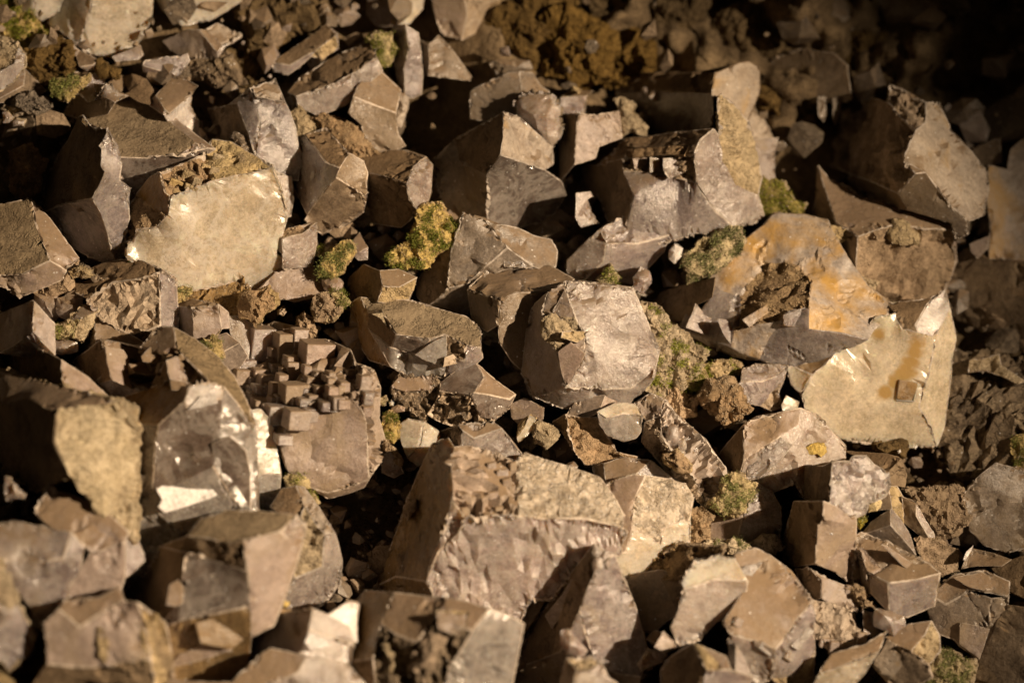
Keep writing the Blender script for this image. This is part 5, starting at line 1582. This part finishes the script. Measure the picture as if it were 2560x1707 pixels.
def add_stain(mat, label, zone, spots, colour):
    """iron stain soaked into the stone around given places of its surface"""
    o, org = ROCKS[label]
    nt = mat.node_tree; N, L = nt.nodes, nt.links
    bs = N['Principled BSDF']
    src = bs.inputs['Base Color'].links[0].from_socket
    tc = N.new('ShaderNodeTexCoord')
    nn = N.new('ShaderNodeTexNoise'); nn.inputs['Scale'].default_value = 45; nn.inputs['Detail'].default_value = 8
    L.new(tc.outputs['Object'], nn.inputs['Vector'])
    acc = None
    for x, y, r in spots:
        X, Y = mpos(zone, x, y); loc, n = hit(label, X, Y)
        if loc is None: continue
        p = w3(loc) - org
        d = N.new('ShaderNodeVectorMath'); d.operation = 'DISTANCE'
        L.new(tc.outputs['Object'], d.inputs[0]); d.inputs[1].default_value = p
        a = N.new('ShaderNodeMath'); a.operation = 'MULTIPLY_ADD'
        L.new(nn.outputs['Fac'], a.inputs[0]); a.inputs[1].default_value = .03; L.new(d.outputs['Value'], a.inputs[2])
        m = N.new('ShaderNodeMapRange'); m.interpolation_type = 'SMOOTHSTEP'
        R_ = r * 1.25 * ZS * MPP
        m.inputs['From Min'].default_value = R_ * 1.25 + .015; m.inputs['From Max'].default_value = R_ * .55 + .012
        L.new(a.outputs[0], m.inputs['Value'])
        if acc is None: acc = m.outputs[0]
        else:
            q = N.new('ShaderNodeMath'); q.operation = 'MAXIMUM'
            L.new(acc, q.inputs[0]); L.new(m.outputs[0], q.inputs[1]); acc = q.outputs[0]
    mx = N.new('ShaderNodeMix'); mx.data_type = 'RGBA'
    L.new(acc, mx.inputs[0]); L.new(src, mx.inputs[6]); mx.inputs[7].default_value = (*colour, 1)
    L.new(mx.outputs[2], bs.inputs['Base Color'])
add_stain(MAT['R'], MC, 'F', [(1655, 800, 50), (1640, 860, 55), (1615, 920, 55), (1590, 970, 55), (1560, 1010, 55), (1500, 1060, 50), (1450, 1110, 55), (1400, 740, 40), (1600, 1090, 45)], (.50, .33, .13))
flake(GS, 'G', [(1020,300),(1060,280),(1130,285),(1240,300),(1430,305),(1420,340),(1350,370),(1200,420),(1080,455),(1035,420),(1060,370)], 'w', 'cleavage_highlight', .028, (.41, .10, .92))
flake(GS, 'D', [(1310,1140),(1400,1120),(1425,1190),(1330,1210),(1230,1230)], 'w', 'cleavage_highlight', .006)
flake('sparkling crystal with a pale square face and horn at the bottom', 'G', [(2020,1240),(2120,1260),(2150,1330),(2030,1350),(1990,1300)], 'w', 'cleavage_highlight', .008, (.40, .05, .92))
# lumps on the column
def lumps_on(label, zone, items, mat, name='quartz_lump'):
    o, org = ROCKS[label]
    for k, (x, y, rx, ry) in enumerate(items):
        X, Y = mpos(zone, x, y)
        loc, n = hit(label, X, Y)
        if loc is None: continue
        bm = bmesh.new()
        bmesh.ops.create_icosphere(bm, subdivisions=3, radius=1)
        s = ZS * MPP
        for v in bm.verts:
            q = v.co.copy()
            f = 1 + .28 * noise.noise(q * 1.3 + Vector((k * 3.1, 0, 0))) + .07 * noise.noise(q * 5)
            v.co = loc + Vector((q.x * rx * s * f, q.y * ry * s * f, q.z * min(rx, ry) * s * .8 * f))
        me = bpy.data.meshes.new(name)
        for v in bm.verts: v.co = w3(v.co) - org
        bm.to_mesh(me); bm.free()
        me.materials.append(MAT[mat]); me.set_sharp_from_angle(angle=math.radians(25))
        f = bpy.data.objects.new(name, me); COL.objects.link(f); f.parent = o
lumps_on('lumpy column crystal running down right of the glossy block', 'E', [(2230,1400,45,65),(2290,1460,30,45),(2180,1360,25,40),(2330,1420,40,30),(2270,1520,40,35),(2370,1500,25,45)], 'p')
lumps_on('steep smoky pyramid crystal at the bottom, right of the amber-sided crystal', 'H', [(1740,800,35,50),(1720,720,22,22),(1800,790,20,30)], 'p')
# ---------------------------------------------------------------- rubble in the gaps
def rubble():
    rnd = random.Random(4)
    V, F = [], []
    for k in range(15000):
        x = rnd.uniform(-1.7, 1.7); y = rnd.uniform(-1.3, 1.1)
        r = min(.042, .004 + rnd.expovariate(1 / .011))
        if y > .22 and x > -.2 and rnd.random() < .8: continue
        if y > .42 and rnd.random() < .5: continue
        t = max(0.0, y - .38)
        z = plane(x, y) - .04 - .05 * min(1, max(0, (.42 - y) / .1)) + .25 * t + .05 * nz((x, y, 0), .35, 3) + .03 * nz((x, y, 0), .11, 8)
        c = cam3(x, y, z)
        rot = Matrix.Rotation(rnd.uniform(0, 6.3), 3, (rnd.gauss(0, 1), rnd.gauss(0, 1), rnd.gauss(0, 1)))
        e = (r * rnd.uniform(.6, 1.3), r * rnd.uniform(.5, 1), r * rnd.uniform(.5, 1))
        b = len(V)
        for q in ((1, 0, 0), (-1, .2, 0), (0, 1, .2), (.1, -1, 0), (0, 0, 1), (.2, 0, -1), (.62, .62, .5), (-.6, -.6, .55), (.6, -.6, -.4), (-.62, .6, -.4)):
            j = [a * rnd.uniform(.8, 1.15) * s for a, s in zip(q, e)]
            V.append(c + rot @ Vector(j))
        for f in HULL: F.append([b + i for i in f])
    me = bpy.data.meshes.new('rubble')
    me.from_pydata([tuple(w3(v)) for v in V], [], F)
    me.materials.append(MAT['b']); me.materials.append(MAT['q']); me.materials.append(MAT['k']); me.materials.append(MAT['g'])
    nf = len(HULL)
    me.polygons.foreach_set('material_index', [((i // nf) * 7 % 11) % 4 for i in range(len(F))])
    o = bpy.data.objects.new('rubble', me); COL.objects.link(o)
    o['kind'] = 'stuff'; o['label'] = 'small stone rubble and crumbs lying in the gaps between the crystals'; o['category'] = 'rubble'
bm = bmesh.new()
for q in ((1, 0, 0), (-1, .2, 0), (0, 1, .2), (.1, -1, 0), (0, 0, 1), (.2, 0, -1), (.62, .62, .5), (-.6, -.6, .55), (.6, -.6, -.4), (-.62, .6, -.4)): bm.verts.new(q)
bm.verts.index_update()
bmesh.ops.convex_hull(bm, input=bm.verts[:])
HULL = [[v.index for v in f.verts] for f in bm.faces]
bm.free()
rubble()
